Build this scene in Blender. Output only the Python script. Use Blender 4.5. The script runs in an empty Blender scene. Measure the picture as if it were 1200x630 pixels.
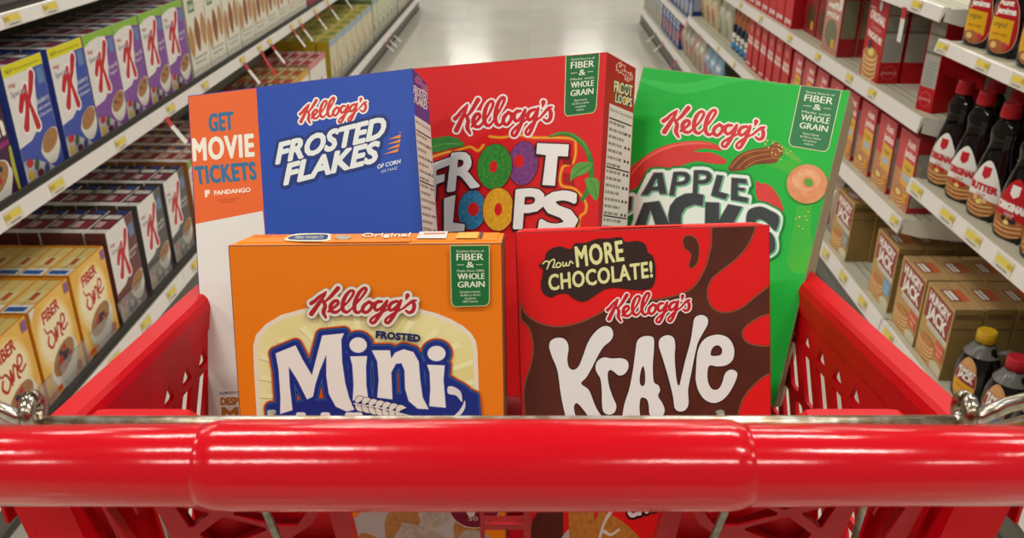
# Supermarket cereal aisle seen over the red handle of a shopping cart.
import bpy, bmesh, math, random
import numpy as np
from mathutils import Matrix, Vector
R = random.Random(7)
COL = bpy.context.scene.collection
rad = math.radians

# ------------------------------------------------------------------ materials
def lin(h):
    h = h.lstrip('#')
    v = [int(h[i:i+2], 16)/255 for i in (0, 2, 4)]
    return [x/12.92 if x <= .04045 else ((x+.055)/1.055)**2.4 for x in v] + [1]
_M = {}
def ink(h, rough=.42, metal=0, spec=.3, coat=0, trans=0, alpha=1, noise=0, nscale=60, bump=0, bscale=200, col2=None, emit=0, ior=1.45):
    k = (h, rough, metal, spec, coat, trans, alpha, noise, nscale, bump, bscale, col2, emit, ior)
    if k in _M: return _M[k]
    m = bpy.data.materials.new('surface_'+h.strip('#')); m.use_nodes = True
    nt = m.node_tree; b = nt.nodes['Principled BSDF']; L = nt.links
    c = lin(h); b.inputs['Base Color'].default_value = c
    b.inputs['Roughness'].default_value = rough; b.inputs['Metallic'].default_value = metal
    b.inputs['Specular IOR Level'].default_value = spec; b.inputs['IOR'].default_value = ior
    b.inputs['Coat Weight'].default_value = coat; b.inputs['Coat Roughness'].default_value = .12
    b.inputs['Transmission Weight'].default_value = trans; b.inputs['Alpha'].default_value = alpha
    if noise or bump:
        tc = nt.nodes.new('ShaderNodeTexCoord')
    if noise:
        n = nt.nodes.new('ShaderNodeTexNoise'); n.inputs['Scale'].default_value = nscale; n.inputs['Detail'].default_value = 4
        L.new(tc.outputs['Object'], n.inputs['Vector'])
        r = nt.nodes.new('ShaderNodeValToRGB'); r.color_ramp.elements[0].position = .5-noise/2*.6; r.color_ramp.elements[1].position = .5+noise/2*.6
        c2 = lin(col2) if col2 else [x*.6 for x in c[:3]]+[1]
        r.color_ramp.elements[0].color = c2; r.color_ramp.elements[1].color = c
        L.new(n.outputs['Fac'], r.inputs['Fac']); L.new(r.outputs['Color'], b.inputs['Base Color'])
    if bump:
        n2 = nt.nodes.new('ShaderNodeTexNoise'); n2.inputs['Scale'].default_value = bscale; n2.inputs['Detail'].default_value = 3
        L.new(tc.outputs['Object'], n2.inputs['Vector'])
        bp = nt.nodes.new('ShaderNodeBump'); bp.inputs['Strength'].default_value = bump; bp.inputs['Distance'].default_value = .002
        L.new(n2.outputs['Fac'], bp.inputs['Height']); L.new(bp.outputs['Normal'], b.inputs['Normal'])
    _M[k] = m
    return m

# ------------------------------------------------------------------ objects
def link(name, data, parent=None):
    o = bpy.data.objects.new(name, data); COL.objects.link(o)
    if parent: o.parent = parent
    return o
def tag(o, label=None, cat=None, group=None, kind=None):
    if label: o['label'] = label
    if cat: o['category'] = cat
    if group: o['group'] = group
    if kind: o['kind'] = kind
    return o
def empty(name, loc=(0, 0, 0), rz=0, M=None):
    o = link(name, None); o.empty_display_size = .05
    if M is not None: o.matrix_basis = M
    else: o.location = loc; o.rotation_euler = (0, 0, rz)
    return o
def copy_tree(o, parent=None):
    c = o.copy(); COL.objects.link(c); c.parent = parent
    for ch in [x for x in bpy.data.objects if x.parent == o]: copy_tree(ch, c)
    return c
class MB:
    """collects faces in several materials and links them as one mesh object"""
    def __init__(s): s.v = []; s.f = []; s.m = []; s.mats = []; s.sm = []
    def mi(s, m):
        if m not in s.mats: s.mats.append(m)
        return s.mats.index(m)
    def face(s, pts, m, smooth=False):
        i = len(s.v); s.v += [tuple(p) for p in pts]; s.f.append(tuple(range(i, i+len(pts)))); s.m.append(s.mi(m)); s.sm.append(smooth)
    def grid(s, rings, m, close=True, smooth=True, caps=False):
        n = len(rings[0]); b = len(s.v); k = s.mi(m)
        for r in rings: s.v += [tuple(p) for p in r]
        for i in range(len(rings)-1):
            for j in range(n if close else n-1):
                a = b+i*n+j; c = b+i*n+(j+1) % n
                s.f.append((a, c, c+n, a+n)); s.m.append(k); s.sm.append(smooth)
        if caps:
            s.f.append(tuple(b+j for j in reversed(range(n)))); s.m.append(k); s.sm.append(False)
            e = b+(len(rings)-1)*n; s.f.append(tuple(e+j for j in range(n))); s.m.append(k); s.sm.append(False)
    def box(s, x0, x1, y0, y1, z0, z1, m, mx=None, my=None, mz=None):
        """mx / my / mz: other materials of the x, y, z side pairs as (low, high)"""
        mx = mx or (m, m); my = my or (m, m); mz = mz or (m, m)
        A = lambda *q: [((x0, x1)[a], (y0, y1)[b], (z0, z1)[c]) for a, b, c in q]
        s.face(A((0,1,0),(0,0,0),(0,0,1),(0,1,1)), mx[0]); s.face(A((1,0,0),(1,1,0),(1,1,1),(1,0,1)), mx[1])
        s.face(A((0,0,0),(1,0,0),(1,0,1),(0,0,1)), my[0]); s.face(A((1,1,0),(0,1,0),(0,1,1),(1,1,1)), my[1])
        s.face(A((0,1,0),(1,1,0),(1,0,0),(0,0,0)), mz[0]); s.face(A((0,0,1),(1,0,1),(1,1,1),(0,1,1)), mz[1])
    def tube(s, path, r, m, n=12, closed=False, caps=True):
        P = [Vector(p) for p in path]; N = len(P); rings = []
        up = Vector((0, 0, 1)); prev = None
        for i in range(N):
            if closed: t = P[(i+1) % N]-P[i-1]
            else: t = P[min(i+1, N-1)]-P[max(i-1, 0)]
            t.normalize()
            if prev is None:
                a = t.cross(up) if abs(t.dot(up)) < .95 else t.cross(Vector((1, 0, 0)))
            else: a = prev-t*prev.dot(t)
            a.normalize(); prev = a; b = t.cross(a)
            rr = r[i] if isinstance(r, (list, tuple)) else r
            rings.append([P[i]+(a*math.cos(2*math.pi*j/n)+b*math.sin(2*math.pi*j/n))*rr for j in range(n)])
        if closed: rings.append(rings[0])
        s.grid(rings, m, caps=caps and not closed)
    def lathe(s, prof, m, n=24, c=(0, 0), sx=1, sy=1, caps=True):
        s.grid([[(c[0]+r*sx*math.cos(2*math.pi*j/n), c[1]+r*sy*math.sin(2*math.pi*j/n), z) for j in range(n)] for r, z in prof], m, caps=caps)
    def build(s, name, parent=None, weld=0, bevel=0):
        me = bpy.data.meshes.new(name); me.from_pydata(s.v, [], s.f)
        for m in s.mats: me.materials.append(m)
        me.polygons.foreach_set('material_index', s.m); me.polygons.foreach_set('use_smooth', s.sm)
        if weld:
            bm = bmesh.new(); bm.from_mesh(me); bmesh.ops.remove_doubles(bm, verts=bm.verts, dist=weld)
            if bevel:
                bmesh.ops.bevel(bm, geom=[e for e in bm.edges if len(e.link_faces) == 2 and e.calc_face_angle(0) > .5], offset=bevel, segments=2, affect='EDGES', profile=.6)
            bm.to_mesh(me); bm.free()
        me.update()
        return link(name, me, parent)

# ------------------------------------------------------------------ printed artwork as thin geometry
def catmull(pts, closed=True, sub=6):
    P = np.array(pts, float); n = len(P); out = []
    rng = range(n) if closed else range(n-1)
    for i in rng:
        if closed: a, b, c, d = P[i-1], P[i], P[(i+1) % n], P[(i+2) % n]
        else: a, b, c, d = P[max(i-1, 0)], P[i], P[i+1], P[min(i+2, n-1)]
        for k in range(sub):
            t = k/sub
            out.append(.5*((2*b)+(c-a)*t+(2*a-5*b+4*c-d)*t*t+(-a+3*b-3*c+d)*t**3))
    if not closed: out.append(P[-1])
    return np.array(out)
def homography(src, dst):
    A = []
    for (x, y), (u, v) in zip(src, dst):
        A.append([x, y, 1, 0, 0, 0, -u*x, -u*y, -u]); A.append([0, 0, 0, x, y, 1, -v*x, -v*y, -v])
    H = np.linalg.svd(np.array(A))[2][-1].reshape(3, 3)
    def f(p):
        p = np.asarray(p, float); q = np.c_[p, np.ones(len(p))] @ H.T
        return q[:, :2]/q[:, 2:]
    return f
_T = {}
def glyphs(txt, track=1.0):
    """triangulated outline of a line of text in the built-in face: verts, faces, border segments; cap height 1"""
    if 'cap' not in _T and txt != 'H': _T['cap'] = 1.0; h = glyphs('H')[0][:, 1].max(); _T.clear(); _T['cap'] = h
    if (txt, track) in _T: return _T[(txt, track)]
    c = bpy.data.curves.new('lettering', 'FONT'); c.body = txt; c.resolution_u = 3; c.space_character = track
    o = bpy.data.objects.new('lettering', c); COL.objects.link(o)
    dg = bpy.context.evaluated_depsgraph_get(); me = o.evaluated_get(dg).to_mesh()
    V = np.array([v.co[:2] for v in me.vertices]) if len(me.vertices) else np.zeros((0, 2))
    F = [tuple(p.vertices) for p in me.polygons]; cnt = {}
    for f in F:
        for i in range(len(f)):
            e = tuple(sorted((f[i], f[(i+1) % len(f)]))); cnt[e] = cnt.get(e, 0)+1
    S = [e for e, k in cnt.items() if k == 1]
    o.evaluated_get(dg).to_mesh_clear(); bpy.data.objects.remove(o); bpy.data.curves.remove(c)
    cap = _T.get('cap', 1.0)
    V = V/cap; x0 = V[:, 0].min(); x1 = V[:, 0].max(); V[:, 0] = (V[:, 0]-x0)/(x1-x0)
    _T[(txt, track)] = (V, F, S)
    return _T[(txt, track)]
def para(p0, p1, up):
    p0, p1, up = map(np.array, (p0, p1, up)); return lambda q: p0+np.outer(q[:, 0], p1-p0)+np.outer(q[:, 1], up)
def quad(TL, TR, BR, BL):
    TL, TR, BR, BL = [np.array(p, float) for p in (TL, TR, BR, BL)]
    def f(q):
        u = q[:, :1]; v = q[:, 1:2]
        return (1-u)*(1-v)*BL+u*(1-v)*BR+u*v*TR+(1-u)*v*TL
    return f
def zz(ox, oy, s, pts): return [(ox+x/s, oy+y/s) for x, y in pts]

class Art:
    """draws flat shapes by signed distance on a grid and lays each ink as its own thin sheet on a surface"""
    BIG = 99.
    def __init__(s, x0, y0, x1, y1, step, place, base=1, lift=.000035, face=None):
        s.xs = np.arange(x0, x1+step, step); s.ys = np.arange(y0, y1+step, step); s.step = step
        s.X, s.Y = np.meshgrid(s.xs, s.ys); s.place = place; s.n = base; s.lift = lift; s.mb = MB(); s.face = None; s.fine = 0
        if face is not None: s.face = s.poly(face)
    def win(s, P, mar):
        x0, y0 = P.min(0)-mar; x1, y1 = P.max(0)+mar
        i0, i1 = np.searchsorted(s.xs, [x0, x1]); j0, j1 = np.searchsorted(s.ys, [y0, y1])
        return slice(j0, max(j1, j0)), slice(i0, max(i1, i0))
    def segs(s, A, B, mar=14):
        out = np.full(s.X.shape, s.BIG); P = np.r_[A, B]; w = s.win(P, mar); X = s.X[w]; Y = s.Y[w]
        if X.size == 0: return out
        d2 = np.full(X.shape, 1e9); ins = np.zeros(X.shape, bool)
        for (ax, ay), (bx, by) in zip(A, B):
            dx, dy = bx-ax, by-ay; L = dx*dx+dy*dy+1e-12
            t = np.clip(((X-ax)*dx+(Y-ay)*dy)/L, 0, 1)
            np.minimum(d2, (X-ax-t*dx)**2+(Y-ay-t*dy)**2, out=d2)
            if ay != by: ins ^= ((ay > Y) != (by > Y)) & (X < (bx-ax)*(Y-ay)/(by-ay)+ax)
        out[w] = np.where(ins, -1, 1)*np.sqrt(d2); return out
    def poly(s, pts, smooth=False, mar=14):
        P = catmull(pts) if smooth else np.array(pts, float)
        return s.segs(P, np.roll(P, -1, 0), mar)
    def stroke(s, pts, w, smooth=True, closed=False, mar=14):
        """line with half width w (one number or one per point)"""
        ws = np.full(len(pts), float(w)) if np.isscalar(w) else np.array(w, float)
        P = np.c_[np.array(pts, float), ws]
        if smooth: P = catmull(P, closed, 5)
        out = np.full(s.X.shape, s.BIG); W = s.win(P[:, :2], mar+ws.max()); X = s.X[W]; Y = s.Y[W]
        if X.size == 0: return out
        d = np.full(X.shape, s.BIG)
        for a, b in zip(P[:-1], P[1:]):
            dx, dy = b[0]-a[0], b[1]-a[1]; L = dx*dx+dy*dy+1e-12
            t = np.clip(((X-a[0])*dx+(Y-a[1])*dy)/L, 0, 1)
            np.minimum(d, np.hypot(X-a[0]-t*dx, Y-a[1]-t*dy)-(a[2]+t*(b[2]-a[2])), out=d)
        out[W] = d; return out
    def ell(s, cx, cy, rx, ry, rot=0):
        c, n = math.cos(rot), math.sin(rot); U = (s.X-cx)*c+(s.Y-cy)*n; V = -(s.X-cx)*n+(s.Y-cy)*c
        k = np.sqrt((U/rx)**2+(V/ry)**2); g = np.sqrt((U/rx**2)**2+(V/ry**2)**2)+1e-9
        return k*(k-1)/g
    def text(s, txt, mp, bold=0, track=1.0):
        V, F, S = glyphs(txt, track); Q = mp(V); A = Q[[e[0] for e in S]]; B = Q[[e[1] for e in S]]
        return s.segs(A, B)-bold
    def union(s, *a):
        o = a[0]
        for b in a[1:]: o = np.minimum(o, b)
        return o
    def ink(s, d, m, clip=True):
        if clip and s.face is not None: d = np.maximum(d, s.face)
        s.sheet(d, m); s.n += 1
    def put(s, pts, back=0):
        q = s.place(np.asarray(pts, float), s.n*s.lift if not back else back)
        return q
    def sheet(s, d, m, place=None, walls=None):
        I = d < 0; full = I[:-1, :-1] & I[1:, :-1] & I[:-1, 1:] & I[1:, 1:]
        any_ = I[:-1, :-1] | I[1:, :-1] | I[:-1, 1:] | I[1:, 1:]
        st = s.step; xs, ys = s.xs, s.ys; P = []; F = []
        ver = {}
        for j in range(full.shape[0]):
            row = full[j]; k = np.flatnonzero(np.diff(np.r_[0, row.astype(np.int8), 0]))
            runs = list(zip(k[::2], k[1::2]))
            if s.fine: runs = [(q, min(q+s.fine, b)) for a, b in runs for q in range(a, b, s.fine)]
            for a, b in runs:
                # merge with an identical run in the row above
                key = (a, b)
                if key in ver and ver[key][1] == j and not (s.fine and j-ver[key][0] >= s.fine): ver[key][1] = j+1
                else:
                    if key in ver: F.append((a, b, *ver[key]))
                    ver[key] = [j, j+1]
        for (a, b), (j0, j1) in ver.items(): F.append((a, b, j0, j1))
        faces = []
        for a, b, j0, j1 in F:
            i = len(P); P += [(xs[a], ys[j0]), (xs[b], ys[j0]), (xs[b], ys[j1]), (xs[a], ys[j1])]; faces.append((i, i+1, i+2, i+3))
        W = []
        for j, i in zip(*np.nonzero(any_ & ~full)):
            c = [(xs[i], ys[j], d[j, i]), (xs[i+1], ys[j], d[j, i+1]), (xs[i+1], ys[j+1], d[j+1, i+1]), (xs[i], ys[j+1], d[j+1, i])]
            pg = []; cr = []
            for q in range(4):
                a, b = c[q], c[(q+1) % 4]
                if a[2] < 0: pg.append(a[:2])
                if (a[2] < 0) != (b[2] < 0):
                    t = a[2]/(a[2]-b[2]); pt = (a[0]+t*(b[0]-a[0]), a[1]+t*(b[1]-a[1])); pg.append(pt); cr.append(pt)
            if len(pg) > 2:
                k = len(P); P += pg; faces.append(tuple(range(k, k+len(pg))))
            if len(cr) == 2: W.append(cr)
        if not P: return
        off = len(s.mb.v); k = s.mb.mi(m)
        Q = s.put(P) if place is None else place(P)
        s.mb.v += list(map(tuple, Q)); s.mb.f += [tuple(off+x for x in f) for f in faces]
        s.mb.m += [k]*len(faces); s.mb.sm += [False]*len(faces)
        if walls and W:
            A = np.array([w[0] for w in W]); B = np.array([w[1] for w in W])
            for a0, b0, b1, a1 in zip(walls[0](A), walls[0](B), walls[1](B), walls[1](A)): s.mb.face([a0, b0, b1, a1], m)
    def letters(s, txt, mp, m, track=1.0, clip=False):
        """small print: the plain outlines, not gridded"""
        V, F, S = glyphs(txt, track); Q = s.put(mp(V)); off = len(s.mb.v); k = s.mb.mi(m)
        s.mb.v += list(map(tuple, Q)); s.mb.f += [tuple(off+x for x in f) for f in F]; s.mb.m += [k]*len(F); s.mb.sm += [False]*len(F)
    def flat(s, pts, m):
        s.mb.face(s.put(pts), m)
    def build(s, name, parent):
        return s.mb.build(name, parent)
    def take(s, name, parent):
        """close what was drawn so far as one part and go on"""
        o = s.mb.build(name, parent); s.mb = MB(); return o
# ------------------------------------------------------------------ camera, light, air
F_PX, TILT = 1030., math.atan(473/1030.)
YAW = math.atan(22*math.cos(TILT)/F_PX)
cam = bpy.data.cameras.new('camera'); cam.sensor_width = 36; cam.lens = F_PX/1200*36
cam.clip_start = .02; cam.dof.use_dof = True; cam.dof.focus_distance = .74; cam.dof.aperture_fstop = 13
co = link('camera', cam); co.location = (0, 0, 1.33); co.rotation_euler = (math.pi/2-TILT, 0, YAW)
sc = bpy.context.scene; sc.camera = co
sc.view_settings.view_transform = 'Standard'; sc.view_settings.look = 'None'; sc.view_settings.gamma = 1
sc.view_settings.exposure = 0; sc.view_settings.use_curve_mapping = False
w = bpy.data.worlds.new('store'); sc.world = w; w.use_nodes = True
w.node_tree.nodes['Background'].inputs[0].default_value = (1, .96, .9, 1); w.node_tree.nodes['Background'].inputs[1].default_value = .22
def tube_light(x, y, z, power, sx=1.2, sy=.2):
    l = bpy.data.lights.new('ceiling_light', 'AREA'); l.shape = 'RECTANGLE'; l.size = sx; l.size_y = sy; l.energy = power; l.color = (1, .96, .89)
    o = link('ceiling_light', l); o.location = (x, y, z); return o

# ------------------------------------------------------------------ shell
def floor_mat():
    m = ink('#c6c2b4', rough=.16, spec=.5); nt = m.node_tree; L = nt.links; b = nt.nodes['Principled BSDF']
    tc = nt.nodes.new('ShaderNodeTexCoord'); br = nt.nodes.new('ShaderNodeTexBrick'); br.offset = 0
    br.inputs['Scale'].default_value = 1; br.inputs['Brick Width'].default_value = .61; br.inputs['Row Height'].default_value = .61
    br.inputs['Mortar Size'].default_value = .0012; br.inputs['Color1'].default_value = lin('#c8c4b6'); br.inputs['Color2'].default_value = lin('#c3bfb0'); br.inputs['Mortar'].default_value = lin('#a8a292')
    n = nt.nodes.new('ShaderNodeTexNoise'); n.inputs['Scale'].default_value = 3; n.inputs['Detail'].default_value = 6
    mx = nt.nodes.new('ShaderNodeMixRGB'); mx.blend_type = 'MULTIPLY'; mx.inputs[0].default_value = .18
    L.new(tc.outputs['Object'], br.inputs['Vector']); L.new(tc.outputs['Object'], n.inputs['Vector'])
    L.new(br.outputs['Color'], mx.inputs[1]); L.new(n.outputs['Color'], mx.inputs[2]); L.new(mx.outputs['Color'], b.inputs['Base Color'])
    bp = nt.nodes.new('ShaderNodeBump'); bp.inputs['Strength'].default_value = .12; bp.inputs['Distance'].default_value = .004; L.new(n.outputs['Fac'], bp.inputs['Height']); L.new(bp.outputs['Normal'], b.inputs['Normal'])
    rr = nt.nodes.new('ShaderNodeMapRange'); rr.inputs['To Min'].default_value = .07; rr.inputs['To Max'].default_value = .24
    L.new(n.outputs['Fac'], rr.inputs['Value']); L.new(rr.outputs['Result'], b.inputs['Roughness'])
    return m
b = MB(); b.face([(-9, -4, 0), (9, -4, 0), (9, 30, 0), (-9, 30, 0)], floor_mat()); tag(b.build('floor'), kind='structure')
b = MB(); b.face([(-9, -4, 4.6), (-9, 30, 4.6), (9, 30, 4.6), (9, -4, 4.6)], ink('#8e8a80', rough=.9)); tag(b.build('ceiling'), kind='structure')
for k, yy in enumerate((-3, -.4, 2.6, 5.8, 9.4, 13.5, 18, 23, 28)):
    for xx in (-5.4, -1.9, 1.7, 5.3):
        tube_light(xx+(.5 if k % 2 else 0), yy, 4.5, 60)

# ------------------------------------------------------------------ gondola shelving
WHITE = ink('#d9d4c8', rough=.38); CREAM = ink('#bdb9a4', rough=.45); TRACK = ink('#3a3733', rough=.45); TOE = ink('#6a675e', rough=.5); BACK = ink('#8d8878', rough=.7)
CHAN = ink('#dcd6d0', rough=.32)
PERF = ink('#34342e', rough=.8)
SH = []
def shelf(side, x_lip, y0, y1, z, lip, depth, label, base=False, track=False):
    """a steel shelf: deck, price channel in front, slanted end brackets"""
    s = -1 if side == 'left' else 1
    t = empty('base_shelf' if base else 'wall_shelf', (s*x_lip, y0, 0 if base else z-lip))
    tag(t, label, 'shelf', 'shelves of the %s gondola' % side); SH.append((side, z, y0, y1, t)); dz = z-(0 if base else z-lip); L = y1-y0
    X = lambda a, b_: (min(s*a, s*b_), max(s*a, s*b_))
    b = MB(); b.box(*X(.012, depth), .002, L-.002, dz-.02, dz-.006, CREAM)
    # hem along the front and rows of slots in the deck
    b.box(*X(.004, .016), .002, L-.002, dz-.026, dz-.002, CREAM)
    if not track:
        n = int(L/.016)
        for r_ in (.05, .075, .20, .225, .35):
            for k in range(n):
                yy = .01+k*.016
                if yy < L-.02: b.face([(s*(r_), yy, dz-.0057), (s*(r_+.004), yy, dz-.0057), (s*(r_+.004), yy+.009, dz-.0057), (s*r_, yy+.009, dz-.0057)], PERF)
    b.build('deck', t)
    if not base:
        for yy in (0, L-.004):
            b = MB(); q = [(.004, dz-.006), (.004, dz-lip), (.05, dz-lip-.012), (depth, dz-lip-.06), (depth, dz-.006)]
            pts0 = [(s*a, yy, z_) for a, z_ in q]; pts1 = [(s*a, yy+.004, z_) for a, z_ in q]
            b.face(pts0, WHITE); b.face(list(reversed(pts1)), WHITE)
            for i in range(5): b.face([pts0[i], pts0[(i+1) % 5], pts1[(i+1) % 5], pts1[i]], WHITE)
            b.build('bracket', t)
    # price channel pieces, 1.2 m each
    k = 0; yy = 0
    while yy < L-.01:
        e = min(L, yy+1.21); b = MB()
        tilt = .010
        q = [(0, dz), (-tilt*.4, dz-.002), (-tilt, dz-lip), (-tilt+.004, dz-lip-.002), (.006, dz-.004)]
        pts0 = [(s*a, yy+.001, z_) for a, z_ in q]; pts1 = [(s*a, e-.001, z_) for a, z_ in q]
        b.face(pts0, CHAN); b.face(list(reversed(pts1)), CHAN)
        for i in range(5): b.face([pts0[i], pts1[i], pts1[(i+1) % 5], pts0[(i+1) % 5]], CHAN)
        b.build('price_channel', t); yy = e
    if track:
        b = MB(); b.box(*X(.006, .027), .004, L-.004, dz-.008, dz+.006, TRACK)
        b.box(*X(.010, .014), .004, L-.004, dz+.006, dz+.014, TRACK)
        b.box(*X(.027, depth-.04), .004, L-.004, dz-.008, dz-.002, TRACK); b.build('pusher_track', t)
    if base:
        b = MB(); b.box(*X(.03, .04), 0, L, 0, dz-.03, TOE); b.box(*X(.022, .03), 0, L, 0, .012, ink('#4c4a44', rough=.6)); b.box(*X(.04, depth), 0, .006, 0, dz-.03, TOE); b.box(*X(.04, depth), L-.006, L, 0, dz-.03, TOE); b.build('kick_plate', t)
    return t
LT = dict(track=True)
shelf('left', 1.10, 1.3, 9.25, .157, .045, .45, 'long lowest shelf on the left, carrying the cereal boxes near the floor', base=True, **LT)
shelf('left', 1.12, 1.3, 9.0, .66, .036, .42, 'middle shelf on the left with white price strip, above the orange fiber cereal', **LT)
shelf('left', 1.12, 1.3, 9.0, 1.045, .03, .42, 'highest left shelf whose strip crosses the top left corner', **LT)
shelf('right', 1.0, 1.3, 2.2, .175, .048, .52, 'lowest right shelf under the syrup jugs, nearest the cart', base=True)
shelf('right', 1.0, 2.205, 8.4, .175, .048, .52, 'lowest right shelf running away along the aisle floor', base=True)
shelf('right', 1.0, 1.3, 2.2, .593, .038, .52, 'right shelf under the dark syrup bottles with red caps')
shelf('right', 1.0, 1.3, 2.2, .947, .03, .52, 'right shelf under the yellow and red labelled syrup bottles')
shelf('right', 1.0, 2.205, 5.7, .472, .04, .52, 'right shelf under the pink pancake mix cartons')
shelf('right', 1.0, 2.205, 5.7, .748, .04, .52, 'right shelf under the original pancake mix cartons')
shelf('right', 1.0, 2.205, 5.7, 1.02, .035, .52, 'highest right shelf ending above the pancake mix cartons')
shelf('right', 1.0, 5.705, 8.4, .43, .035, .52, 'right middle shelf of the far bay')
shelf('right', 1.0, 5.705, 8.4, .70, .035, .52, 'right upper shelf of the far bay')
for side, s, x, ye in (('left', -1, 1.545, 9.25), ('right', 1, 1.525, 8.4)):
    b = MB(); b.box(min(s*x, s*(x+.02)), max(s*x, s*(x+.02)), 1.3, ye, 0, 1.6, BACK)
    tag(b.build('wall_'+side), kind='structure')

# ------------------------------------------------------------------ shopping cart (its own frame: x right, y away from the handle)
RED = ink('#bf0613', rough=.34, spec=.14, bump=.15, bscale=500); REDH = ink('#c00a1a', rough=.15, spec=.4, coat=.1, bump=.06, bscale=160)
REDG = ink('#b00f1b', rough=.42, bump=.12, bscale=900, noise=.5, nscale=700, col2='#a00c18')
CHROME = ink('#b9b6ae', rough=.2, metal=1, noise=.5, nscale=120, col2='#8d7c64'); STEEL = ink('#8e8c80', rough=.4, metal=1, noise=.6, nscale=200, col2='#6d6a58'); RODM = ink('#d6d2c8', rough=.34, metal=1, noise=.25, nscale=90, col2='#a8977c'); BLACK = ink('#1c1b1a', rough=.6)
cart = empty('shopping_cart', (0, 0, 0), YAW)
tag(cart, 'red plastic shopping cart holding the five cereal boxes, handle in front', 'shopping cart')
def rings_x(prof, yc, zc, n=40):
    return [[(x, yc+r*math.cos(2*math.pi*j/n), zc+r*math.sin(2*math.pi*j/n)) for j in range(n)] for x, r in prof]
HY, HZ = .326, 1.0823
b = MB(); b.grid(rings_x([(-.262, .004), (-.262, .015), (-.258, .0178), (-.14, .0188), (-.139, .0188), (.105, .0188), (.258, .0178), (.262, .015), (.262, .004)], HY, HZ), REDH); b.build('handle', cart)
b = MB(); b.grid(rings_x([(-.1415, .0180), (-.1412, .0186), (-.1375, .0193), (-.134, .0202), (-.130, .0206), (-.02, .0207), (.097, .0206), (.101, .0202), (.1035, .0193), (.1075, .0186), (.1078, .018)], HY, HZ), REDH); b.build('handle_sleeve', cart)
b = MB()
rr = R.random
b.tube([(-.249, .392, 1.0595), (-.1, .392, 1.0595), (.1, .392, 1.0595), (.236, .392, 1.0600)], .0040, RODM, 14); b.build('hinge_rod', cart)
# coiled ends of the rod
for sx, r0 in ((-1, .0075), (1, .0075)):
    b = MB(); x0 = -.252 if sx < 0 else .238
    pts = [(x0-.010*sx*0+sx*.004*math.sin(a)*.3+(a/7)*.0012*sx, .390+r0*math.sin(a), 1.068+r0*math.cos(a)) for a in [k*.35 for k in range(19)]]
    b.tube(pts, .0042, CHROME, 12)
    b.tube([(x0, .394, 1.062), (x0+sx*.012, .392, 1.064), (x0+sx*.022, .388, 1.074), (x0+sx*.034, .378, 1.086), (x0+sx*.05, .36, 1.092)], .0042, CHROME, 12)
    b.build('hinge_loop', cart)
# basket walls with slanting windows
def wall(sx):
    top = lambda y: (sx*(.302-(y-.44)*.062), .99-(y-.44)*.085)     # x, z along the rim
    def P3(off):
        def f(p):
            p = np.asarray(p, float); y = p[:, 0]; d = p[:, 1]
            x = sx*(.304-(y-.44)*.062)-sx*(d*.06)-sx*off
            return np.c_[x, y, .99-(y-.44)*.085-d]
        return f
    A = Art(.44, 0, 1.24, .235, .003, None)
    d = A.poly([(.443, .002), (1.237, .002), (1.237, .232), (.443, .232)], mar=1)
    for r_, (d0, d1) in enumerate(((.034, .052), (.060, .098), (.108, .144), (.154, .19))):
        for k in range(22):
            y = .50+k*.036+(r_ % 2)*.006
            sl = .75*(d1-d0)
            tri = r_ == 0
            pts = [(y+sl+.002, d0), (y+sl+.019, d0), (y+.018, d1), (y, d1)] if not tri else [(y+.018, d0+.004), (y+.021, d1), (y+.002, d1)]
            if y+.04 < 1.23: d = np.maximum(d, -(A.poly(pts, mar=.05)-.001))
    A.sheet(d, RED, P3(0), walls=(P3(0), P3(.004))); A.sheet(d, RED, P3(.004))
    o = A.build('basket_side', cart)
    # the rolled rim
    b = MB(); n = 24; rings = []
    for k in range(n+1):
        y = .44+k*.8/n; x, z = top(y)
        q = [(-.003, -.026), (-.003, -.006), (0, 0), (.004, .003), (.018, .005), (.0215, .002), (.0225, -.004), (.0215, -.04), (.0195, -.04), (.0195, -.004), (.002, -.006)]
        rings.append([(x+sx*(a-.002), y, z+c) for a, c in q])
    b.grid(rings, RED, caps=True, smooth=False); b.build('basket_rim', cart)
wall(-1); wall(1)
# front panel and floor of the basket
b = MB()
for k in range(15):
    x = -.24+k*.48/14; b.box(x-.006, x+.006, 1.232, 1.238, .72, .915, RED)
for z in (.72, .78, .84, .90): b.box(-.25, .25, 1.228, 1.242, z-.006, z+.014, RED)
b.build('basket_front', cart)
b = MB(); 
for k in range(13):
    x = -.258+k*.516/12; b.box(x-.012, x+.012, .64, 1.24, .80, .806, RED)
for k in range(9): b.box(-.262, .262, .64+k*.073, .654+k*.073, .794, .80, RED)
b.build('basket_floor', cart)
b = MB(); b.box(-.245, .245, .45, .66, .784, .79, RED); b.box(-.245, .245, .654, .66, .74, .80, RED); b.build('child_seat_floor', cart)
# corner posts behind the handle, bolted
for sx in (-1, 1):
    b = MB()
    def post(x0, x1, x2, x3, y0, y1, z0, z1):
        q0 = [(sx*x0, y0, z0), (sx*x1, y0, z0), (sx*x1, y1, z0), (sx*x0, y1, z0)]; q1 = [(sx*x2, y0, z1), (sx*x3, y0, z1), (sx*x3, y1, z1), (sx*x2, y1, z1)]
        b.grid([q0, q1], RED, caps=True, smooth=False)
    post(.272, .306, .235, .270, .425, .445, .995, .77)
    post(.242, .275, .222, .236, .462, .466, .998, .77)
    b.build('corner_post', cart)
    b = MB(); b.tube([(sx*.2585, .4615, .982), (sx*.2585, .452, .982)], [.006, .005], STEEL, 16); b.build('bolt', cart)
    # arm carrying the handle
    b = MB(); b.tube([(sx*.288, .50, .955), (sx*.29, .43, 1.02), (sx*.285, .375, 1.068), (sx*.262, HY, HZ), (sx*.24, HY, HZ)], .012, CHROME, 14); b.build('handle_arm', cart)
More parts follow.
